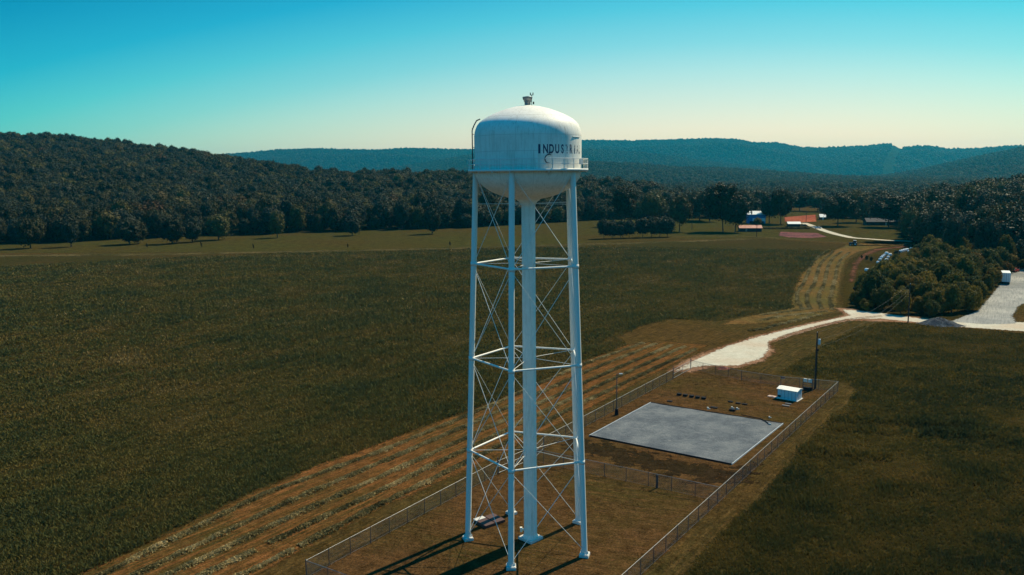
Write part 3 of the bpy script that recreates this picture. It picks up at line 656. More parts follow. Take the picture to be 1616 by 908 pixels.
# lettering, one mesh wrapped round the shell
ft = bpy.data.curves.new('lettering', 'FONT'); ft.size = 1.0; ft.fill_mode = 'BOTH'; ft.offset = .030
to = bpy.data.objects.new('lettering', ft); col.objects.link(to)
LVs, LFs, LW = [], [], []
for i, (chx, wear) in enumerate(zip('INDUSTRIAL', (.10, .12, .13, .14, .33, .44, .24, .33, .38, .38))):
    ft.body = chx; bpy.context.view_layer.update(); dg = bpy.context.evaluated_depsgraph_get()
    me = bpy.data.meshes.new_from_object(to.evaluated_get(dg)); bmv = [v.co.copy() for v in me.vertices]
    import bmesh
    bm = bmesh.new(); bm.from_mesh(me); bmesh.ops.triangulate(bm, faces=bm.faces)
    bmesh.ops.subdivide_edges(bm, edges=bm.edges, cuts=2, use_grid_fill=True); bmesh.ops.triangulate(bm, faces=bm.faces)
    xs = [v.co.x for v in bm.verts]; ys = [v.co.y for v in bm.verts]; cx = (min(xs)+max(xs))/2; hh = max(ys)-min(ys); sc_ = .86/hh
    th0 = R(-90+10.3+i*6.55); o_ = len(LVs)
    for v in bm.verts:
        th = th0+(v.co.x-cx)*sc_*(.62 if chx != 'I' else 1.1)/RT; z = 40.93+(v.co.y-min(ys))*sc_
        LVs.append((5.386*math.cos(th), 5.386*math.sin(th), z))
        LW.append(wear+(.12*(v.co.y-min(ys))/hh if i > 5 else 0))
    bm.verts.index_update()
    for f in bm.faces: LFs.append(tuple(v.index+o_ for v in f.verts))
    bm.free(); bpy.data.meshes.remove(me)
bpy.data.objects.remove(to)
obj('lettering', fast_mesh('lettering', LVs, LFs, M['letter'], {'wear': LW}, tris=True), tower)
# valve at the riser foot
m = MB().tube((-.7, .2, 1.0), (-1.0, .3, 1.0), .12, n=10).tube((-1.0, .3, 1.0), (-1.0, .3, .7), .11, n=10); m.box((-1.02, .3, 1.15), (.25, .25, .12)); m.build('valve', M['white'], tower)

# the vault with brown hatches between two legs
vx, vy = at(772, 824)
v = empty('valve_vault', (vx, vy, 0), 'low concrete vault with brown hatch lids and one white lid between two tower legs', 'vault', rz=R(38))
MB().box((0, 0, .12), (2.8, 2.3, .24)).build('slab', M['brownlid'], v)
MB().box((-.72, -.35, .29), (1.3, 1.7, .1)).build('hatch_lid', M['brownlid'], v)
MB().box((.72, -.1, .29), (1.3, 2.2, .1)).build('hatch_lid', M['brownlid'], v)
o = MB().box((-.72, .88, .30), (1.3, .64, .1)).build('hatch_lid', M['conc'], v); o['label'] = 'small white hatch lid'

# ------------------------------------------------------------------ fences
def chain_mat():
    m, nt, b = mat_base('chain link', .5, .4, .3)
    b.inputs['Base Color'].default_value = (.16, .165, .17, 1)
    u = N(nt, 'ShaderNodeAttribute', attribute_name='u').outputs['Fac']; v = N(nt, 'ShaderNodeAttribute', attribute_name='v').outputs['Fac']
    s = None
    for sg in ('ADD', 'SUBTRACT'):
        d = math_(nt, 'MULTIPLY', math_(nt, sg, u, v), 1/.075); fr = math_(nt, 'FRACT', d); e = math_(nt, 'LESS_THAN', fr, .10)
        s = e if s is None else math_(nt, 'MAXIMUM', s, e)
    nt.links.new(s, b.inputs['Alpha']); return m
M['chain'] = chain_mat()
FH = 1.8
def fence(pts, label, gap=3.05, start=True, end=True, group='chain link fences of the tower compound', corner=(0,)):
    e = empty('chain_link_fence', (*pts[0], 0), label, 'fence', group)
    ox, oy = pts[0]; rail = MB(); V, Qd, U, W = [], [], [], []; ul = 0
    for i, (a, b) in enumerate(zip(pts[:-1], pts[1:])):
        a, b = Vector((a[0]-ox, a[1]-oy, 0)), Vector((b[0]-ox, b[1]-oy, 0)); L = (b-a).length; n = max(1, round(L/gap))
        for k in range(n+1):
            if k == n and (i < len(pts)-2 or not end): continue
            if k == 0 and i == 0 and not start: continue
            p = a.lerp(b, k/n); big = k in (0, n)
            r_ = .05 if big else .035; hgt = FH+(.12 if big else .04)
            MB().tube(p+Vector((0, 0, -.1)), p+Vector((random.uniform(-.02, .02), random.uniform(-.02, .02), hgt)), r_, n=8).build('fence_post', M['darkpost'], e)
        rail.tube(a+Vector((0, 0, FH)), b+Vector((0, 0, FH)), .03, n=8)
        if L > 6: rail.tube(a+Vector((0, 0, .08)), b+Vector((0, 0, .08)), .008, n=5)
        o_ = len(V); V += [(a.x, a.y, .04), (b.x, b.y, .04), (b.x, b.y, FH), (a.x, a.y, FH)]; Qd.append((o_, o_+1, o_+2, o_+3))
        U += [ul, ul+L, ul+L, ul]; W += [.04, .04, FH, FH]; ul += L
    rail.build('top_rail', M['galv'], e)
    obj('mesh_fabric', fast_mesh('mesh_fabric', V, Qd, M['chain'], {'u': U, 'v': W}), e)
    return e
def gate(a, b, label, leaves=2, brace=True, open_=(0, 0)):
    a, b = Vector((*a, 0)), Vector((*b, 0)); d = (b-a).normalized(); L = (b-a).length
    e = empty('gate', a, label, 'gate')
    for p in (Vector(), b-a): MB().tube(p+Vector((0, 0, -.1)), p+Vector((0, 0, FH+.45)), .07, n=10).build('gate_post', M['darkpost'], e)
    for k in range(leaves):
        w_ = L/leaves-.12
        p0 = Vector() if k == 0 else b-a; dd = (d if k == 0 else -d); ang = open_[k]
        dd = Matrix.Rotation(ang, 3, 'Z')@dd; p0 = p0+dd*.1; p1 = p0+dd*w_
        f = MB()
        for z in (.12, .95, FH-.02): f.tube(p0+Vector((0, 0, z)), p1+Vector((0, 0, z)), .032, n=8)
        for p in (p0, p1): f.tube(p+Vector((0, 0, .12)), p+Vector((0, 0, FH)), .032, n=8)
        g = f.build('gate_leaf', M['galv'], e)
        V = [(*p0.xy, .12), (*p1.xy, .12), (*p1.xy, FH), (*p0.xy, FH)]
        obj('mesh_fabric', fast_mesh('mesh_fabric', V, [(0, 1, 2, 3)], M['chain'], {'u': [0, w_, w_, 0], 'v': [.12, .12, FH, FH]}), g)
    return e
LFd = (Vector(C_B)-Vector(C_A)).normalized()
def onleft(px, py):
    p = Vector(at(px, py)); t = (p-Vector(C_A)).dot(LFd); return tuple(Vector(C_A)+LFd*t)
g1a, g1b = onleft(786, 748), onleft(858, 709)
g2a = onleft(1062, 598)
fence([C_A, g1a], 'chain link fence along the hay rows, near stretch left of the water tower', end=False)
gate(g1a, g1b, 'double chain link gate in the left fence right behind the tower legs', open_=(R(-8), R(14)))
fence([g1b, g2a], 'chain link fence beside the lamp post and the gravel bed, far left stretch', start=True, end=False)
gate(g2a, C_B, 'double chain link gate at the end of the white gravel drive')
fence([C_B, at(1170, 600), at(1232, 609.5), C_C], 'chain link fence behind the white shed at the far end of the compound', start=False, end=False)
fence([C_C, C_D], 'long chain link fence along the right side of the compound by the rough meadow', gap=2.9)
MIDB = isect(at(1035, 770), dF, RF0, dR); MIDA = isect(at(1035, 770), dF, C_A, LFd)
fence([MIDA, MIDB], 'chain link fence crossing the compound between the tower and the gravel bed', start=True, end=False)
fence([C_A, C_D], 'chain link fence at the near end of the compound below the tower', start=False, end=False)
# the post with a thick bundle in the crossing fence
px_, py_ = at(1036, 771)
b_ = MB().tube((-.0, .1, 0), (.0, .1, 1.75), .07).tube((.14, .1, 0), (.16, .1, 1.7), .07).build('gate_post_pair', M['darkpost'], None, (px_, py_, 0)); tag(b_, 'pair of thick dark posts standing in the middle of the crossing fence', 'posts')

# ------------------------------------------------------------------ the gravel bed
bc = [Vector((*at(*q, .18), 0)) for q in ((1027, 635), (1236, 668), (1155, 732), (930, 687))]
cen = sum(bc, Vector())/4
bed = empty('gravel_bed', cen, 'large square raised bed of blue grey gravel with thin edges coloured as lit and shaded', 'gravel bed')
def bed_mat():
    m, nt, b = mat_base('blue grey gravel', .9, .2)
    P = pos(nt); n = noise(nt, P, 9, 6, .85); n2 = noise(nt, P, .25, 5, .7); n3 = noise(nt, pos(nt, (.25, 1, 1), R(30)), 1.6, 6, .75, .6)
    a = ramp(nt, n2, [(.40, (.085, .10, .118)), (.5, (.12, .135, .15)), (.60, (.16, .175, .185))])
    a = mix(nt, 1, a, ramp(nt, n, [(.35, (.4, .4, .4)), (.65, (1.6, 1.6, 1.6))]), 'MULTIPLY')
    a = mix(nt, ramp(nt, n3, [(.57, (0, 0, 0)), (.68, (.7, .7, .7))]), a, (.24, .25, .25))
    a = mix(nt, ramp(nt, n3, [(.3, (.5, .5, .5)), (.42, (0, 0, 0))]), a, (.06, .075, .09))
    nt.links.new(a, b.inputs['Base Color']); bump(nt, b, math_(nt, 'ADD', n, n3), 1, .15); return m
M['bed'] = bed_mat()
A = [p-cen for p in bc]; n_ = 60; V = []
for j in range(n_+1):
    for i in range(n_+1):
        p = A[0].lerp(A[1], i/n_).lerp(A[3].lerp(A[2], i/n_), j/n_)
        V.append((p.x, p.y, .13+.05*float(vnoise(np.array(p.x), np.array(p.y), 1.3, 4))+.05*float(vnoise(np.array(p.x), np.array(p.y), 4., 5))))
Qd = [(j*(n_+1)+i, j*(n_+1)+i+1, (j+1)*(n_+1)+i+1, (j+1)*(n_+1)+i) for j in range(n_) for i in range(n_)]
obj('gravel', fast_mesh('gravel', V, [q[::-1] for q in Qd], M['bed'], smooth=True), bed)
for i in range(4):
    a, b = A[i], A[(i+1) % 4]; d = (b-a); L = d.length; c = (a+b)/2
    mt = M['dark'] if i in (0, 2) else M['greypaint']  # rim shade put into dark far and near boards, its lit sides into pale ones
    MB().box((c.x, c.y, .10), (L+.1, .09, .21), math.atan2(d.y, d.x)).build('edge_board', mt, bed)
p0 = [at(*q, .22) for q in ((1170, 655), (1185, 658), (1200, 661), (1208, 665), (1213, 669))]
ho_ = MB().path([(p[0]-p0[0][0], p[1]-p0[0][1], .0) for p in p0], .07, 8).build('hose', M['dark'], None, (*p0[0], .24)); tag(ho_, 'black hose curving over the far right corner of the gravel bed', 'hose')
hw = MB().tube((0, 0, 0), (.25, -.35, 0), .11, n=10).build('hose_end', M['conc'], ho_); hw.location = (p0[-1][0]-p0[0][0], p0[-1][1]-p0[0][1], .02)
def cap_thing(px, py, label, z=0, s=1.):
    x, y = at(px, py); e = MB().tube((0, 0, z), (0, 0, z+.22*s), .09*s, n=12).tube((0, 0, z+.22*s), (0, 0, z+.28*s), .12*s, n=12).tube((0, 0, z+.1), (.3*s, -.1, z+.1), .07*s).build('pipe_cap', M['conc'], None, (x, y, 0)); return tag(e, label, 'pipe cap')
cap_thing(1117, 649, 'white pipe cap on the far edge board of the gravel bed', .3, 1.3)
cap_thing(1155, 645, 'white pipe cap beyond the gravel bed, left one of a close pair', 0, 1.2)
cap_thing(1163, 646.5, 'white pipe cap beyond the gravel bed, right one of a close pair', 0, 1.2)
cap_thing(1214, 660, 'small white pipe cap by the far right corner of the gravel bed', 0, 1.0)
def lid(px, py, w_, d_, label, group, mt='dark', h_=.3, rz=R(-33)):
    x, y = at(px, py); e = MB().box((0, 0, h_/2), (w_, d_, h_), 0); e.box((0, 0, h_+.03), (w_+.1, d_+.1, .05)); 
    o = e.build('tank_lid', M[mt], None, (x, y, 0), rz); return tag(o, label, 'tank lid', group)
ORD = ['leftmost', 'second', 'middle', 'fourth', 'rightmost']
for i, q in enumerate(((1072, 624), (1081.5, 625.5), (1091.5, 627), (1101, 628.5), (1110.5, 630))):
    lid(*q, .68, .55, f'dark rectangular lid, {ORD[i]} of the row of five in the compound grass', 'row of five dark lids')
for i, q in enumerate(((1153, 635), (1165, 637.5), (1175.5, 639))):
    lid(*q, .75, .4, f'dark low lid, {["left", "middle", "right"][i]} one of the three in the grass midway to the shed', 'row of three dark lids', h_=.14)
lid(1127, 644, 1.1, .6, 'dark flat lid in the grass at the far edge of the gravel bed', 'odd lids', h_=.1)
lid(1156, 648.5, .9, .6, 'dark box lid under the pair of white pipe caps', 'odd lids', h_=.25)
lid(1240, 641, 1.1, .5, 'blue grey flat lid in the grass just in front of the shed', 'odd lids', 'darkpost', .08)
lid(1244, 638, .9, .35, 'narrow dark lid at the front of the shed shadow', 'odd lids', 'darkpost', .08)
lid(1057, 634, .8, .5, 'small dark lid left of the row of five near the bed corner', 'odd lids', h_=.1)
# red brown dirt pile outside the back fence and a small sign on the fence
x, y = at(1141, 582.5)
def mound(name, x, y, rx, ry, h_, mat, label, cat, n=28, rz=0):
    m = MB(); V = []; k = 8
    for j in range(k+1):
        r = j/k
        for i in range(n):
            a = i*2*math.pi/n; q = r*(1+.12*math.sin(3*a+1)+.08*math.sin(7*a)); z = h_*(math.cos(min(1, r)*math.pi)*.5+.5)**.9*(1+.15*random.uniform(-1, 1)) if j < k else -.05
            V.append((rx*q*math.cos(a), ry*q*math.sin(a), z))
    m.add(V, [(j*n+i, (j+1)*n+i, (j+1)*n+(i+1) % n, j*n+(i+1) % n) for j in range(k) for i in range(n)], True)
    return tag(m.build(name, mat, None, (x, y, 0), rz), label, cat)
M['redpile'] = soil_mat('red dirt', (.28, .09, .06), (.42, .16, .11), (.3, .1, .07), .3, 1.5, 8, edges=False)
M['pile'] = soil_mat('dark gravel pile', (.07, .08, .09), (.12, .13, .14), (.09, .09, .10), .3, 1.5, 6, edges=False)
mound('dirt_pile', x, y, 1.4, .8, .55, M['redpile'], 'small red dirt heap on the grass just outside the back fence', 'dirt pile')
gx, gy = at(1482, 513); mound('gravel_pile', gx, gy, 5.6, 2.9, 1.8, M['pile'], 'dark grey cone of gravel at the edge of the white road by the meadow', 'gravel pile', rz=R(-25))
sx_, sy_ = at(1235, 606.8)
s_ = empty('fence_sign', (sx_, sy_, 1.25), 'small red and white notice hung on the back fence left of the shed', 'sign', rz=R(-30))
MB().box((0, -.05, 0), (.75, .02, .4)).build('sign_board', plain('sign white', (.6, .35, .28), .6), s_)
MB().box((0, -.065, .06), (.6, .01, .14)).build('red_band', plain('sign red', (.35, .08, .05), .6), s_)

# ------------------------------------------------------------------ shed, meter rack, poles
p00, p10, p11 = Vector((*at(1226.6, 628.6), 0)), Vector((*at(1257.4, 634), 0)), Vector((*at(1262.5, 624.8), 0))
d1 = (p10-p00); L1 = d1.length; a1 = math.atan2(d1.y, d1.x)
shed = empty('storage_shed', p00, 'small white panelled metal shed with a shallow white roof in the compound corner', 'shed', rz=a1)
W_, H_s = 2.3, 1.72
def panel_mat():
    m, nt, b = mat_base('white panelled sheet', .5, .4)
    P = pos(nt, objspace=True); sx = N(nt, 'ShaderNodeSeparateXYZ'); nt.links.new(P, sx.inputs[0])
    fr = math_(nt, 'FRACT', math_(nt, 'MULTIPLY', sx.outputs['X'], 1/.62)); ln = math_(nt, 'LESS_THAN', fr, .09)
    a = mix(nt, ln, (.62, .66, .66), (.16, .20, .22)); a = mix(nt, ramp(nt, noise(nt, P, 1.5, 5), [(.5, (0, 0, 0)), (.8, (.4, .4, .4))]), a, (.5, .5, .46))
    nt.links.new(a, b.inputs['Base Color']); bump(nt, b, ln, .6, .03); return m
M['panel'] = panel_mat()
m = MB(); m.box((L1/2, W_/2, H_s/2), (L1, W_, H_s)); m.add([(0, 0, H_s), (0, W_, H_s), (0, W_/2, H_s+.22), (L1, 0, H_s), (L1, W_, H_s), (L1, W_/2, H_s+.22)], [(0, 2, 1), (3, 4, 5)]); m.build('wall', M['panel'], shed)
m = MB()
for sgn in (0, 1):
    y0 = -.14 if sgn == 0 else W_+.14
    V = [(-.14, y0, H_s-.04), (L1+.14, y0, H_s-.04), (L1+.14, W_/2, H_s+.26), (-.14, W_/2, H_s+.26)]; V += [(a, b, c+.06) for a, b, c in V]
    m.add(V, [(0, 1, 2, 3), (4, 5, 6, 7), (0, 1, 5, 4), (1, 2, 6, 5), (3, 0, 4, 7)])
m.build('roof', M['white'], shed)
MB().box((L1+.02, W_/2, .95), (.05, 1.1, 1.8)).build('door', M['greypaint'], shed)
MB().box((.35, -.03, .45), (.45, .06, .35)).build('wall_vent', M['dark'], shed)
MB().box((L1/2, W_/2, .03), (L1+.4, W_+.4, .1)).build('slab', M['conc'], shed)
MB().tube((-.05, W_*.6, H_s), (-.05, W_*.6, H_s+.6), .06).build('vent_pipe', M['darkpost'], shed)
x, y = at(1219, 626.5); tag(MB().box((0, 0, .06), (1.5, .9, .14)).box((0, 0, .16), (.5, .4, .1)).build('concrete_pad', plain('pinkish concrete', (.5, .36, .3), .9), None, (x, y, 0), a1), 'pinkish concrete pad on the grass against the left end of the shed', 'concrete pad')
x, y = at(1274.5, 615.5)
rack = empty('meter_rack', (x, y, 0), 'steel rack carrying two pale meter boxes between the shed and the utility pole', 'meter rack', rz=a1)
for sx0 in (-.85, .85): MB().box((sx0, 0, 1.0), (.1, .1, 2.0)).build('rack_post', M['darkpost'], rack)
m = MB()
for z in (.5, .9, 1.3, 1.85): m.box((0, .03, z), (1.7, .05, .07))
m.build('rack_bar', M['darkpost'], rack)
for sx0 in (-.42, .42): MB().box((sx0, -.12, 1.75), (.62, .26, .6)).build('meter_box', M['conc'], rack)
MB().box((.1, -.3, .3), (1.3, .7, .5)).build('transformer_box', M['dark'], rack)

def utility_pole(px, py, h_, label, group=None, xform=True, s=1.):
    x, y = at(px, py)
    e = empty('utility_pole', (x, y, 0), label, 'utility pole', group)
    MB().tube((0, 0, -.2), (0, 0, h_), .17*s, .11*s, 12).build('pole', M['woodpole'], e)
    if xform:
        t = MB().tube((.36, -.1, h_*.80), (.36, -.1, h_*.89), .23, n=16).tube((.36, -.1, h_*.89), (.36, -.1, h_*.90), .24, .1, 16).build('transformer', M['greypaint'], e)
        MB().tube((.3, -.1, h_*.90), (.3, -.1, h_*.925), .04).tube((.42, -.1, h_*.9), (.42, -.1, h_*.925), .04).build('bushing', M['dark'], t)
        MB().box((.16, -.05, h_*.84), (.2, .1, .1)).box((.16, -.05, h_*.70), (.3, .25, .35)).build('bracket', M['dark'], e)
        MB().tube((.12, -.14, .3), (.10, -.1, h_*.7), .035).build('conduit', M['dark'], e)
    MB().tube((0, 0, h_), (0, 0, h_+.22*s), .05*s).build('insulator', M['greypaint'], e)
    return e, Vector((x, y, h_+.15))
P1, t1 = utility_pole(1286, 614, 10.3, 'dark wooden utility pole with a grey transformer at the compound corner')
P2, t2 = utility_pole(1433, 509, 10.0, 'lone wooden utility pole at the white road in front of the scrub grove', xform=False)
P3p = at(1700, 470); P3, t3 = utility_pole(1700, 470, 10.0, 'wooden utility pole on the far side of the parking lot', xform=False)
def wire(a, b, sag, label, dz=0, group='overhead wires'):
    m = MB(); n = 24; pts = []
    for i in range(n+1):
        t = i/n; p = (b-a)*t; p.z -= sag*4*t*(1-t); pts.append(p)
    m.path(pts, .009, 5); return tag(m.build('overhead_wire', M['darkpost'], None, a+Vector((0, 0, dz))), label, 'wire', group)
wire(t1, t2, 1.6, 'uppermost wire between the transformer pole and the pole by the grove')
wire(t1+Vector((.1, 0, -1.4)), t2+Vector((0, 0, -1.3)), 2.0, 'middle wire between the transformer pole and the pole by the grove')
wire(t1+Vector((.1, 0, -2.6)), t2+Vector((0, 0, -2.2)), 2.2, 'lowest wire between the transformer pole and the pole by the grove')
wire(t2, t3, 1.8, 'wire running right from the pole by the grove over the white lot')
x, y = at(973, 655)
lp = empty('lamp_post', (x, y, 0), 'tall dark lamp post with a short arm beside the left fence and gravel bed', 'lamp post')
MB().tube((0, 0, 0), (0, 0, 6.9), .085, .06, 12).build('pole', M['darkpost'], lp)
MB().tube((0, 0, 6.8), (.55, -.05, 6.9), .04).build('arm', M['darkpost'], lp)
MB().box((.62, -.05, 6.88), (.55, .24, .13)).build('lamp_head', M['greypaint'], lp)
MB().tube((0, 0, 0), (0, 0, 1.0), .32, .26, 14).build('base', M['dark'], lp)
for (px, py, h_, lb) in ((1092, 363, 7, 'thin far pole standing on the farm lawn left of the big shade trees'), (1194, 374, 7.5, 'thin far pole in front of the pink roofed low building'), (1272, 352, 8, 'thin far pole in front of the red soil field')):
    e_, _ = utility_pole(px, py, h_, lb, 'far poles at the farm', False, 1.1); MB().box((0, 0, h_*.9), (1.8, .1, .12)).build('crossarm', M['woodpole'], e_)

# ------------------------------------------------------------------ farm buildings
def placed(px0, px1, py):
    a, b = Vector((*at(px0, py), 0)), Vector((*at(px1, py), 0)); return a, (b-a).length, math.atan2((b-a).y, (b-a).x)
def gable(e, L, Wd, H, rise, wallm, roofm, over=.5, ridge='x'):
    m = MB(); m.box((L/2, Wd/2, H/2), (L, Wd, H)); m.add([(0, 0, H), (0, Wd, H), (0, Wd/2, H+rise), (L, 0, H), (L, Wd, H), (L, Wd/2, H+rise)], [(0, 2, 1), (3, 4, 5)]); m.build('wall', wallm, e)
    m = MB(); k = rise/(Wd/2)
    for y0, y1 in ((-over, Wd/2), (Wd+over, Wd/2)):
        V = [(-over, y0, H-over*k+.02), (L+over, y0, H-over*k+.02), (L+over, y1, H+rise+.02), (-over, y1, H+rise+.02)]; V += [(a, b, c+.15) for a, b, c in V]
        m.add(V, [(0, 1, 2, 3), (4, 5, 6, 7), (0, 1, 5, 4), (1, 2, 6, 5), (3, 0, 4, 7)])
    return m.build('roof', roofm, e)
M['bluewall'] = plain('blue barn siding', (.05, .20, .42), .5, .4, .15, scale=.6)
M['wroof'] = plain('white metal roof', (.80, .80, .74), .4, .4, .08, scale=.5)
M['proof'] = plain('faded pink roof', (.55, .25, .18), .7, .3, .3, scale=.4, dirt=(.6, .42, .34))
M['dwall'] = plain('dark siding', (.035, .035, .045), .8, .2, .3)
M['droof'] = plain('dark shingle', (.035, .04, .055), .8, .2, .3)
M['redpaint'] = plain('red car paint', (.40, .03, .03), .3, .5, .05)
M['glass'] = plain('dark window glass', (.02, .03, .04), .1, .6, .05)
M['tyre'] = plain('tyre rubber', (.015, .015, .015), .9, .2, .1)
p, L, a = placed(1180, 1208, 353)
e = empty('barn', p, 'tall blue barn with bright white roof and white lower wall among dark trees', 'barn', rz=a)
gable(e, L, 11, 6.8, 2.2, M['bluewall'], M['wroof'])
MB().box((L*.62, -.12, 2.7), (L*.7, .12, 2.4)).build('white_panel', M['wroof'], e)
MB().box((L*.5, -.16, .9), (L*.8, .1, 1.8)).build('shaded_open_base', M['dwall'], e)  # dark sheet standing in for the shade of the open barn base
p, L, a = placed(1167.5, 1202, 366)
e = empty('low_building', p, 'low dark walled farm building with faded pink roof beside the shade trees', 'building', rz=a); gable(e, L, 8, 2.4, 1.5, M['dwall'], M['proof'])
MB().box((L*.3, -.05, 1.1), (1.1, .08, 2.0)).build('door', M['proof'], e); MB().box((L*.65, -.05, 1.5), (1.6, .08, .9)).build('window', M['glass'], e)
p, L, a = placed(1244, 1263, 358)
e = empty('open_shed', p, 'small open farm shed with a clean white roof below the red soil field', 'shed', rz=a); gable(e, L, 6, 2.0, 1.2, M['dwall'], M['wroof'])
for q in (.05, .5, .95): MB().box((L*q, -.3, 1.0), (.2, .2, 2.0)).build('shed_post', M['woodpole'], e)
p, L, a = placed(1294.5, 1303, 347)
e = empty('farm_outbuilding', p, 'tiny far outbuilding with white roof left of the shade trees behind the lawn', 'outbuilding', rz=a); gable(e, L, 6, 2.2, 2.0, M['dwall'], M['wroof'])
MB().box((L*.5, -.06, 1.0), (1.0, .08, 1.9)).build('door', M['wroof'], e)
p, L, a = placed(1368, 1440, 356)
e = empty('farmhouse', p, 'long low dark roofed house hidden behind the spreading shade tree', 'house', rz=a); rf = gable(e, L, 10, 2.6, 2.2, M['dwall'], M['droof'])
for q in (.12, .3, .55, .8): MB().box((L*q, -.05, 1.5), (1.5, .08, 1.1)).build('window', M['glass'], e)
MB().box((L*.42, -.05, 1.05), (1.1, .08, 2.1)).build('door', M['greypaint'], e)
MB().box((L*.7, 5.5, 5.2), (1.0, .8, 1.6)).build('chimney', M['redpile'], rf)
x, y = at(1434, 358.5)
e = empty('propane_tank', (x, y, 0), 'small white propane tank on the lawn at the right end of the dark house', 'tank')
MB().tube((-1.4, 0, 1.0), (1.4, 0, 1.0), .55, n=16).tube((1.4, 0, 1), (1.65, 0, 1), .55, .25, 16).tube((-1.4, 0, 1), (-1.65, 0, 1), .55, .25, 16).build('tank', M['wroof'], e)
for q in (-.8, .8): MB().box((q, 0, .3), (.25, .8, .6)).build('saddle', M['dark'], e)

# tractor
def wheel(e, x, y, r, w_, name='wheel'):
    t = MB().lathe([(r*.55, -w_/2), (r*.95, -w_/2), (r, -w_/3), (r, w_/3), (r*.95, w_/2), (r*.55, w_/2)], 20).build('wheel', M['tyre'], e, (x, y, r)); t.rotation_euler = (math.pi/2, 0, 0)
    MB().lathe([(.0, -w_*.3), (r*.5, -w_*.3), (r*.56, -w_*.4), (r*.56, w_*.4), (r*.5, w_*.3), (0, w_*.3)], 14).build('rim', M['greypaint'], t); return t
x, y = at(1347, 388)
e = empty('tractor', (x, y, 0), 'dark tractor with a cab at the top of the curved hay rows', 'tractor', rz=R(160))
MB().box((1.1, 0, 1.35), (2.2, .85, .85)).box((0, 0, .95), (3.4, .6, .5)).box((2.25, 0, 1.2), (.12, .8, .6)).build('body', M['darkpost'], e)
cb = MB()
for sx0 in (-1.15, .15):
    for sy0 in (-.65, .65): cb.box((sx0, sy0, 2.05), (.08, .08, 1.3))
cb.box((-.5, 0, 1.35), (1.4, 1.35, .1)); cb.build('cab', M['dark'], e)
MB().box((-.5, 0, 2.05), (1.26, 1.22, 1.2)).build('cab_glass', M['glass'], e)
MB().box((-.5, 0, 2.76), (1.6, 1.5, .14)).build('cab_roof', M['greypaint'], e)
MB().tube((1.3, .3, 1.7), (1.3, .3, 2.7), .05).build('exhaust', M['dark'], e)
for sy0 in (-.95, .95): wheel(e, -.7, sy0, .9, .5); wheel(e, 1.6, sy0*.85, .55, .35)
for sy0 in (-.85, .85): MB().box((-.7, sy0, 1.85), (1.5, .5, .08)).build('fender', M['greypaint'], e)
# box truck trailer and red cars on the lot
p, q_ = Vector((*at(1580.5, 449), 0)), Vector((*at(1594, 449.5), 0))
e = empty('cargo_trailer', p, 'white box trailer parked at the edge of the pale lot by the scrub', 'trailer', rz=math.atan2((q_-p).y, (q_-p).x)+R(-6))
wd = (q_-p).length; ht = 3.0; LL = 7.5
MB().box((wd/2, LL/2, .9+ht/2), (wd, LL, ht)).build('cargo_box', M['panel'], e)
MB().box((wd/2, LL/2, ht+.93), (wd+.06, LL+.06, .1)).build('roof', M['wroof'], e)
MB().box((wd/2, LL/2, .75), (wd*.8, LL, .25)).build('chassis', M['dark'], e)
for y0 in (1.2, 2.3):
    for x0 in (.25, wd-.25): w_ = wheel(e, x0, y0, .48, .3); w_.rotation_euler = (0, math.pi/2, 0)
MB().box((wd/2, -.03, .9+ht/2), (.06, .04, ht*.95)).build('door_seam', M['darkpost'], e)
def car(px, py, rz, label, matn, group='cars at the end of the lot'):
    x, y = at(px, py); e = empty('parked_car', (x, y, 0), label, 'car', group, rz)
    sec = [(-2.2, .35, .75, .8), (-2.1, .3, .95, .86), (-1.1, .3, 1.0, .9), (-.6, .3, 1.02, .9), (.9, .3, 1.0, .9), (1.9, .3, .85, .86), (2.2, .35, .7, .78)]
    m = MB(); V = []
    for (xx, z0, z1, hw_) in sec: V += [(xx, -hw_, z0), (xx, -hw_, z1*.85), (xx, -hw_*.88, z1), (xx, hw_*.88, z1), (xx, hw_, z1*.85), (xx, hw_, z0)]
    m.add(V, [(i*6+j, i*6+(j+1) % 6, (i+1)*6+(j+1) % 6, (i+1)*6+j) for i in range(len(sec)-1) for j in range(6)]+[(0, 1, 2, 3, 4, 5), tuple(range(len(V)-1, len(V)-7, -1))], True)
    m.build('body', M[matn], e)
    V = [(-1.7, -.75, .99), (-1.7, .75, .99), (1.0, .75, .99), (1.0, -.75, .99), (-1.1, -.6, 1.45), (-1.1, .6, 1.45), (.35, .6, 1.45), (.35, -.6, 1.45)]
    MB().add(V, [(0, 3, 7, 4), (1, 5, 6, 2), (0, 4, 5, 1), (3, 2, 6, 7)]).build('window', M['glass'], e)
    MB().box((-.38, 0, 1.47), (1.5, 1.24, .05)).build('roof', M[matn], e)
    for xx in (-1.35, 1.4):
        for yy in (-.82, .82): wheel(e, xx, yy, .33, .22)
    return e
car(1602, 429.5, R(40), 'red car parked just behind the white box trailer', 'redpaint')
car(1613, 424, R(35), 'red car at the right edge of the photo beyond the white trailer', 'redpaint')
car(1291, 361, R(150), 'pale small car on the far white farm road in tree shade', 'greypaint', 'farm cars')
car(1269, 357.5, R(165), 'dark car parked against the open white roofed shed', 'dark', 'farm cars')
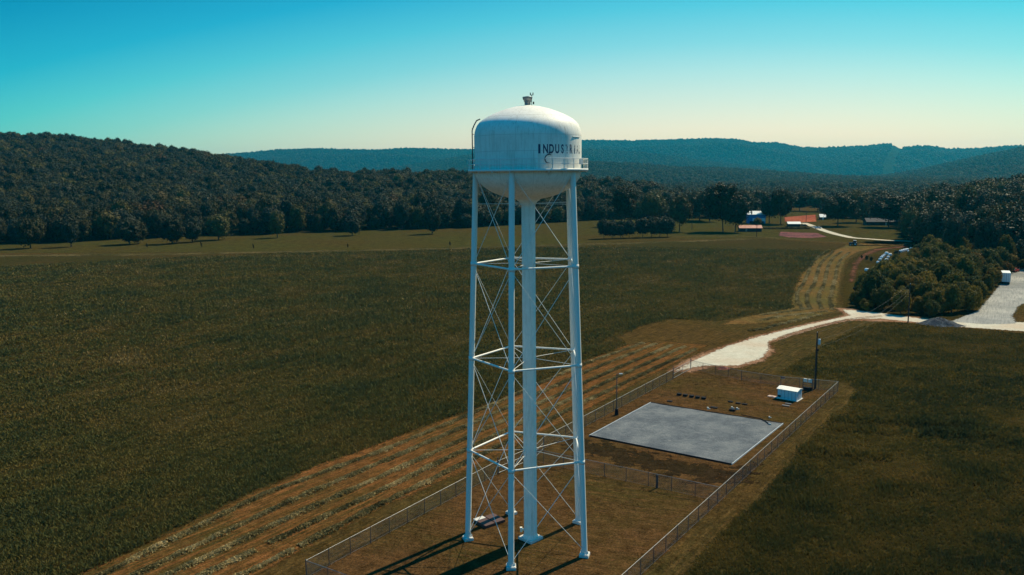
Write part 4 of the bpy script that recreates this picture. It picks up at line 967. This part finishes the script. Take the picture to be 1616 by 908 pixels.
# white wrapped bales
M['wrap'] = plain('white bale wrap', (.84, .84, .82), .4, .5, .08)
bm_ = MB().lathe([(0, -.75), (.55, -.75), (.68, -.68), (.72, -.5), (.72, .5), (.68, .68), (.55, .75), (0, .75)], 18).mesh('wrapped_bale', M['wrap'])
Z8 = lambda a, b: (1330+a/11.35, 350+b/11.35)
rows = [(630, 750), (665, 700), (690, 668), (715, 645), (745, 620), (785, 592)], [(700, 780), (730, 762), (755, 738), (782, 706), (812, 655), (845, 615)], [(1035, 552), (1070, 545), (1108, 535), (1150, 524), (1187, 553), (1225, 500), (1305, 477), (1355, 470), (1435, 458)], [(430, 893)]
lab = ['white wrapped bale in the left row of the pair of bale rows by the scrub', 'white wrapped bale in the right row of the pair of bale rows by the scrub', 'white wrapped bale in the thin line of bales leading to the far road', 'lone white wrapped bale on the bank left of the scrub grove']
for r_, lb in zip(rows, lab):
    for q in r_:
        x, y = at(*Z8(*q)); o = obj('wrapped_bale', bm_, None, (x, y, .66)); s = random.uniform(.7, .95); o.scale = (s, s, s); o.location.z = .66*s
        o.rotation_euler = (math.pi/2, 0, R(random.uniform(20, 60))); tag(o, lb, 'bale', 'white wrapped bales')

# ------------------------------------------------------------------ farm trees, the row of round trees, the scrub grove
def tree_by_px(px, py, top, width, mat, name, label, group=None, seed=0, z0=.14, leaves=4200, leaf=.055, lobes=20, trunk_r=.35, **k):
    x, y = at(px, py); d = math.hypot(x, y); H = (py-top)*d/F*1.02; R_ = width*d/F/2
    e = empty(name, (x, y, 0), label, 'tree', group, rz=0)
    obj('crown', crown_mesh('crown', M[mat], 100+seed, R_*.92, H*(1-z0), H*z0, leaves=leaves, leaf=leaf, lobes=lobes, **k), e)
    obj('trunk', trunk_mb(seed, H*.75, trunk_r, R_*.5).mesh('trunk', M['bark']), e)
    return e
farmt = [(1072, 366, 312, 44, 'tall dark tree at the right end of the wood beside the round tree row'), (1141, 366, 296, 66, 'widest shade tree on the farm lawn left of the barn'), (1160, 367, 316, 46, 'shade tree with a bare trunk just right of the widest lawn tree'),
 (1214, 353, 308, 34, 'dark tree close against the right wall of the blue barn'), (1232, 354, 303, 42, 'dark tree between the barn and the red soil field'), (1322, 357, 311, 58, 'round shade tree on the lawn left of the farm road bend'),
 (1351, 351, 305, 44, 'dark tree behind the farm road bend, right of the round shade tree'), (1402, 359, 314, 66, 'spreading shade tree in front of the long dark house'), (1440, 356, 312, 50, 'dark shade tree at the right end of the long house'),
 (1385, 343, 308, 46, 'tree standing behind the left half of the long dark house'), (1104, 348, 305, 44, 'tree behind the lawn left of the widest shade tree'), (1120, 350, 300, 46, 'tall tree at the back of the lawn right behind the widest shade tree'),
 (1172, 345, 306, 44, 'olive tree rising behind the left end of the barn'), (1196, 340, 303, 46, 'tree rising straight behind the barn roof'), (1262, 333, 304, 40, 'tree beyond the red soil field, left one'), (1290, 334, 307, 38, 'tree beyond the red soil field, right one'),
 (1462, 372, 330, 50, 'dark tree at the lawn edge where the farm road meets the wood'), (1480, 384, 340, 44, 'dark tree at the end of the farm road before the scrub'), (1030, 356, 305, 46, 'tall dark tree behind the right half of the round tree row'), (985, 357, 300, 50, 'tall dark tree behind the left half of the round tree row')]
for i, (a_, b_, c_, w_, lb) in enumerate(farmt): tree_by_px(a_, b_, c_, w_, 'olive' if i % 3 else 'leaf', 'shade_tree', lb, 'shade trees round the farm', i, z0=.16)
for i, q in enumerate((953, 966, 979, 993)): tree_by_px(q, 377-i*.4, 348, 27, 'grey', 'lawn_tree', f'round grey green tree, {["leftmost", "second from left", "third from left", "rightmost"][i]} in the left cluster of the planted row', 'planted row of round trees', 40+i, z0=.07, leaves=2500, lobes=22, leaf=.07, trunk_r=.16)
for i, q in enumerate((1014, 1028, 1041, 1053)): tree_by_px(q, 375-i*.3, 345.5, 28, 'grey', 'lawn_tree', f'round grey green tree, {["leftmost", "second from left", "third from left", "rightmost"][i]} in the right cluster of the planted row', 'planted row of round trees', 50+i, z0=.07, leaves=2500, lobes=22, leaf=.07, trunk_r=.16)
tree_by_px(1195, 357, 344, 15, 'scrub', 'bush', 'leafy bush in front of the white lower wall of the barn', None, 60, z0=.02, leaves=1500)
for i, (q, yb) in enumerate(((232, 393), (318, 392), (400, 394), (549, 393), (710, 390))):
    tree_by_px(q, yb, yb-9, 3.4, 'olive', 'sapling', f'small sapling standing alone in the far meadow, {["leftmost", "second from left", "middle", "fourth from left", "nearest the tower"][i]} of five', 'saplings in the far meadow', 70+i, z0=.2, leaves=160, lobes=5, core=.4, leaf=.2, trunk_r=.08)
# hedge on the farm fence line
hp = [Vector((*at(q, 362-.004*(q-1200)), 0)) for q in range(1206, 1276, 3)]
hV, hQ, b0 = [], [], 0
for i, p in enumerate(hp):
    V, Qd = crown_arrays(300+i, 5, 160, .2); V = V*np.array([1.6, 1.2, .75])+np.array([p.x-hp[0].x, p.y-hp[0].y, .2]); hV.append(V); hQ.append(Qd+b0); b0 += len(V)
o = obj('hedge', fast_mesh('hedge', np.concatenate(hV), np.concatenate(hQ), M['leaf']), None, (hp[0].x, hp[0].y, 0)); tag(o, 'low dark hedge row along the lawn below the barn and the open shed', 'hedge')
# scrub grove
sp_ = []
for i in range(7): 
    H = [7, 8.5, 6, 9, 7.5, 5, 8][i]; Rr = [2.9, 3.3, 2.9, 3.2, 3.5, 2.7, 3.0][i]
    sp_.append((crown_mesh('crown', M['scrub'], 60+i, Rr, H*.93, H*.04, leaves=3400, leaf=.085, lobes=[11, 16, 9, 18, 13, 8, 15][i], core=.62), trunk_mb(30+i, H*.7, .14, 1.4).mesh('trunk', M['bark'])))
GROVE = PT((1342, 490), (1341, 474), (1360, 450), (1390, 434), (1425, 422), (1440, 405), (1462, 396), (1500, 388), (1560, 392), (1640, 405), (1640, 418), (1604, 430), (1574, 450), (1558, 470), (1546, 490), (1515, 502), (1470, 502), (1400, 495))
GA = np.array(GROVE); gx_ = rng.uniform(GA[:, 0].min(), GA[:, 0].max(), 6000); gy_ = rng.uniform(GA[:, 1].min(), GA[:, 1].max(), 6000)
sd = sdist(np.column_stack([gx_, gy_]), GROVE); kk = sd > 1.0; gx_, gy_, sd = gx_[kk], gy_[kk], sd[kk]
k = poisson(gx_, gy_, 4.2); gx_, gy_, sd = gx_[k], gy_[k], sd[k]
print('grove trees', len(k))
for i in range(len(k)):
    pj = 808+F*gx_[i]/gy_[i]
    rk = 'front row by the road' if sd[i] < 4.5 and gy_[i] < 205 else 'outer edge' if sd[i] < 4.5 else 'near part' if gy_[i] < 205 else 'middle part' if gy_[i] < 235 else 'upper middle' if gy_[i] < 262 else 'far part' if gy_[i] < 290 else 'farthest part'
    wh = next(t_ for lim, t_ in ((1370, 'left end'), (1400, 'below the white bales'), (1432, 'left of the pole'), (1460, 'behind the pole'), (1488, 'right of the pole'), (1520, 'below the left rounded tree'), (1545, 'between the rounded trees'), (1575, 'below the right rounded tree'), (1600, 'beside the trailer'), (9999, 'at the photo edge')) if pj < lim)

    s = (s0_ := random.uniform(.75, 1.15))*(.7 if sd[i] < 3 else .9 if sd[i] < 6 else 1.1)
    lb = f"{'tall' if s0_ > .95 else 'low'} olive shrub, {rk} of the scrub grove, {wh}"
    put_tree(gx_[i], gy_[i], 0, s, sp_[random.randrange(7)], 'scrub_tree', lb, 'shrubs of the left half of the scrub grove' if pj < 1450 else 'shrubs of the right half of the scrub grove', 'shrub')
tree_by_px(1503, 412, 357, 34, 'grey', 'round_tree', 'pale rounded tree standing up behind the scrub grove, left of two', 'rounded trees above the scrub', 80, z0=.05, lobes=24)
tree_by_px(1554, 420, 360, 38, 'grey', 'round_tree', 'pale rounded tree standing up behind the scrub grove, right of two', 'rounded trees above the scrub', 81, z0=.05, lobes=24)
for i, (q, r_, h_, w_) in enumerate(((1375, 412, 6, 5), (1368, 410, 7, 6), (1398, 421, 11, 9), (1415, 404, 8, 12), (1432, 391, 7, 12), (1360, 408, 5, 4), (1352, 462, 12, 12), (1347, 480, 10, 12))):
    tree_by_px(q, r_, r_-h_, w_, 'leaf', 'bush', ['small dark bush left of the white bales', 'dark bush above the red dirt bank', 'dark pointed bush just in front of the white bales', 'wide bush between the two groups of white bales', 'low bush behind the far line of bales', 'tiny dark bush near the top of the dirt bank', 'bush at the foot of the red dirt bank', 'bush at the left corner of the scrub grove by the road'][i], None, 90+i, z0=.03, leaves=600, lobes=8, leaf=.13)

# ------------------------------------------------------------------ standing crop, rough grass, cut hay: stuff nobody could count
def tufts(name, x, y, h, wd, nb, mat, tint, lean=.5, z=0, flat=False, kindof='stuff'):
    n = len(x)*nb; X = np.repeat(x, nb)+rng.normal(0, 1, n)*np.repeat(wd, nb)*.9; Y = np.repeat(y, nb)+rng.normal(0, 1, n)*np.repeat(wd, nb)*.9
    Hh = np.repeat(h, nb)*rng.uniform(.5, 1.15, n); a = rng.uniform(0, 6.283, n); ww = np.repeat(wd, nb)*rng.uniform(.35, .75, n)
    la = rng.uniform(0, 6.283, n); ll = Hh*lean*rng.uniform(.2, 1.2, n)
    t = np.stack([np.cos(a), np.sin(a), np.zeros(n)], 1)*ww[:, None]*.5
    Z = np.repeat(z, nb) if not np.isscalar(z) else np.full(n, z)
    base = np.stack([X, Y, Z-.02], 1); tip = base+np.stack([np.cos(la)*ll, np.sin(la)*ll, Hh], 1); mid_ = base*.45+tip*.55+np.array([0, 0, .03])
    V = np.stack([base-t*.6, base+t*.6, mid_+t, tip], 1); V[:, 3] += t*.1
    V2 = np.stack([base-t*.6, mid_+t, tip, mid_-t], 1)
    return V2.reshape(-1, 3), np.arange(n*4).reshape(-1, 4), np.repeat(np.repeat(tint, nb)+rng.normal(0, .08, n), 4)
def density_points(poly, dens, n_try, dmax=420):
    """random points in the part of poly the photo sees, thinning with distance"""
    ph = rng.uniform(R(-37), R(37), n_try); u = rng.uniform(0, 1, n_try); lo = 34.
    r = lo*(dmax/lo)**u                       # uniform in log distance: even on the picture
    x, y = r*np.sin(ph), r*np.cos(ph); sd = sdist(np.column_stack([x, y]), poly); kk = sd > .15
    return x[kk], y[kk], r[kk], sd[kk]
x, y, r, sd = density_points(FIELD, 0, 330000)
xr, yr = x*math.cos(R(-54.5))-y*math.sin(R(-54.5)), x*math.sin(R(-54.5))+y*math.cos(R(-54.5))
n1 = .6*vnoise(x, y, 45, 3)+.6*vnoise(x, y*1.5, 15, 1)+.7*vnoise(xr/3.5, yr, 1.8, 2)+.4*vnoise(xr/2.5, yr, .9, 7); tint = np.clip(.5+n1*.6, 0, 1)
sz = np.clip(r/110, .8, 3.5); keep = rng.uniform(0, 1, len(x)) < np.clip(.5-n1*.6+.4, .25, 1)
x, y, r, tint, sz, n1 = x[keep], y[keep], r[keep], tint[keep], sz[keep], n1[keep]
spk = (rng.uniform(0, 1, len(x)) < .05*np.clip(vnoise(x, y, 60, 41)*3+.2, 0, 1)) & (r > 150); tint = np.where(spk, 1.3, tint)
V, Qd, Tn = tufts('', x, y, .40*np.clip(1-n1*1.0, .4, 1.8)*np.clip(sz, 1, 1.7), .30*sz, 4, None, tint, 1.1)
kind(obj('hay_crop', fast_mesh('hay_crop', V, Qd, M['crop'], {'tint': Tn})), 'stuff')
x, y, r, sd = density_points(RM, 0, 260000, 260)
band = np.zeros(len(x))
for (q0, q1, wdt, amp) in (((1318, 663), (1540, 672), 2.2, .9), ((1290, 675), (1520, 690), 2.0, .9), ((1270, 712), (1400, 722), 2.5, .8), ((1240, 790), (1300, 800), 2.5, .7), ((1560, 690), (1700, 720), 5, .7), ((1400, 765), (1560, 745), 5, .5)):
    a, b = np.array(at(*q0)), np.array(at(*q1)); ab = b-a; P = np.column_stack([x, y])-a; t = np.clip(P@ab/(ab@ab), 0, 1)
    d = np.hypot(*(P-t[:, None]*ab).T)+1.2*vnoise(x, y, 3, 8); band = np.maximum(band, amp*np.clip(1-d/wdt, 0, 1))
n1 = .9*vnoise(x, y, 17, 21)+.8*vnoise(x, y*1.8, 6.5, 22)+.5*vnoise(x, y, 2.4, 23)
V, Qd, Tn = tufts('', x, y, (.36+.8*band)*np.clip(1-n1*.8, .4, 1.9), .26*np.clip(r/110, .8, 2.2)*(1+.5*band), 4, None, np.clip(.54+n1*1.1-.45*band, 0, 1.15), 1.0)
kind(obj('rough_grass', fast_mesh('rough_grass', V, Qd, M['weed'], {'tint': Tn})), 'stuff')
# ragged short grass on lawns and along fence lines
def excl(x, y, polys):
    P = np.column_stack([x, y]); ok = np.ones(len(x), bool)
    for p in polys: ok &= sdist(P, p) < 0
    return ok
LAWN = PT((400, 915), (600, 802), (760, 730), (1000, 607), (1118, 545), (1240, 530), (1300, 512), (1350, 515), (1300, 545), (1232, 589), (1338, 604), (1352, 617), (1250, 725), (1149, 828), (1075, 915))
x, y, r, sd = density_points(LAWN, 0, 200000, 230)
DRIVE = PT((1060, 590), (1100, 562), (1150, 543), (1250, 516), (1340, 495), (1390, 503), (1290, 516), (1240, 532), (1216, 545), (1216, 556), (1200, 570), (1110, 580))
ok = excl(x, y, [DRIVE, [(p.x, p.y) for p in bc]]); x, y, r = x[ok], y[ok], r[ok]
n1 = vnoise(x, y, 5, 31)+.6*vnoise(x, y, 1.6, 32); ok = n1 > -.05; x, y, r, n1 = x[ok], y[ok], r[ok], n1[ok]
M['lawnblade'] = tuft_mat('lawn blades', [(.1, (.03, .028, .012)), (.4, (.05, .034, .012)), (.6, (.085, .05, .018)), (.85, (.14, .075, .035))])
V, Qd, Tn = tufts('', x, y, .07+.05*np.clip(n1, 0, 1), .12*np.clip(r/100, .8, 1.8), 3, None, np.clip(.55-n1*.4, 0, 1), .9)
kind(obj('lawn_grass', fast_mesh('lawn_grass', V, Qd, M['lawnblade'], {'tint': Tn})), 'stuff')

def windrow(pts, wd, ht, dens, label, group, size=1.):
    pts = [Vector((*p, 0)) for p in pts]; seg = [(a, b, (b-a).length) for a, b in zip(pts[:-1], pts[1:])]; tot = sum(s_[2] for s_ in seg)
    n = int(tot*dens); ox, oy = pts[0].x, pts[0].y; s = np.sort(rng.uniform(0, tot, n)); cum = np.cumsum([0]+[q[2] for q in seg])
    i = np.clip(np.searchsorted(cum, s, 'right')-1, 0, len(seg)-1); A_ = np.array([[q[0].x, q[0].y] for q in seg]); D_ = np.array([[(q[1]-q[0]).x/q[2], (q[1]-q[0]).y/q[2]] for q in seg])
    P = A_[i]+D_[i]*(s-cum[i])[:, None]; nrm = np.stack([-D_[i][:, 1], D_[i][:, 0]], 1)
    gp_ = vnoise(s, s*0+oy*3, 3.1, 9)+.6*vnoise(s, s*0+ox*2, 1.1, 12) > -.52; s, i, P, nrm = s[gp_], i[gp_], P[gp_], nrm[gp_]; n = len(s)
    lump = .6+.75*(vnoise(s, s*0+ox, 1.5, 3)+.5); wob = .25*wd*vnoise(s, s*0+ox, 6, 5)
    off = np.clip(rng.normal(0, .30, n), -.62, .62); P = P+nrm*(off*wd*np.clip(lump, .5, 1.3)+wob)[:, None]
    Z = ht*lump*np.clip(1-(off/.62)**2, 0, 1)*rng.uniform(.4, 1, n)
    ln = size*rng.uniform(.14, .38, n); w2 = size*rng.uniform(.04, .12, n); a = rng.uniform(0, 6.28, n); el = rng.normal(0, .45, n)
    t = np.stack([np.cos(a)*np.cos(el), np.sin(a)*np.cos(el), np.sin(el)], 1); b_ = np.cross(t, rng.normal(size=(n, 3))); b_ /= np.linalg.norm(b_, axis=1)[:, None]
    C3 = np.column_stack([P[:, 0]-ox, P[:, 1]-oy, Z+.04]); V = np.stack([C3-t*ln[:, None]/2, C3-b_*w2[:, None], C3+t*ln[:, None]/2, C3+b_*w2[:, None]], 1).reshape(-1, 3)
    V[:, 2] = np.maximum(V[:, 2], .005)
    tint = np.clip(.54+.6*vnoise(s, s*0+oy, 1.1, 6)+.4*vnoise(s, s*0+oy, 9, 8)+rng.normal(0, .2, n)+.25*(Z/ht-.4), 0, 1)
    o = obj('hay_windrow', fast_mesh('hay_windrow', V, np.arange(n*4).reshape(-1, 4), M['hay'], {'tint': np.repeat(tint, 4)}), None, (ox, oy, 0)); return tag(o, label, 'hay row', group)
rowsA = [((134, 922), (420, 778), (600, 713.6), (760, 646.5), (920, 575.6), (1015, 541.7)), ((185, 922), (460, 790), (600, 730.6), (760, 662), (920, 589.5), (1034, 543)), ((236, 922), (480, 806), (600, 752.6), (760, 680), (920, 604.9), (1060, 545)),
         ((290, 922), (500, 822), (600, 774.7), (760, 698), (920, 620.3), (1080, 547)), ((355, 922), (520, 838), (600, 796.7), (760, 718), (920, 635.7), (1099, 551))]
lbs = ['straight row of cut hay nearest the standing crop', 'second straight row of cut hay from the standing crop', 'middle one of the five straight rows of cut hay', 'fourth straight row of cut hay, next to last before the fence', 'straight row of cut hay nearest the left fence']
for q, lb in zip(rowsA, lbs): windrow(PT(*q), 1.0, .19, 150, lb, 'straight hay rows beside the fence')
Z5 = lambda a, b: (1200+a/3.493, 300+b/3.493); Z9 = lambda a, b: (1240+a/6.9875, 370+b/6.985)
rowsB = [[(185, 830), (125, 730), (125, 650), (180, 570), (225, 480), (265, 380), (300, 300), (370, 240), (480, 170)], [(270, 830), (235, 740), (235, 660), (310, 560), (345, 440), (375, 340), (430, 270), (530, 190)], [(400, 830), (360, 720), (380, 640), (430, 540), (445, 440), (470, 350), (520, 260), (620, 190)], [(515, 840), (490, 720), (520, 600), (550, 480), (565, 360), (610, 280), (700, 200)]]
for q, lb in zip(rowsB, ['outermost curved row of cut hay beside the green crop', 'second curved row of cut hay from the crop', 'third curved row of cut hay from the crop', 'curved row of cut hay nearest the dirt bank']): windrow([at(*Z9(*p)) for p in q], 1.15, .3, 48, lb, 'curved hay rows in the bend', 1.2)
rowsC = [[(0, 690), (80, 680), (180, 668), (270, 655)], [(0, 720), (100, 700), (230, 685), (370, 668)], [(-60, 780), (40, 760), (170, 725), (330, 690)]]
for q, lb in zip(rowsC, ['short row of cut hay along the bottom edge of the crop', 'short middle row of cut hay below the bend', 'thin row of cut hay just above the gravel drive']): windrow([at(*Z5(*p)) for p in q], 1.6, .2, 60, lb, 'short hay rows below the bend', 1.3)
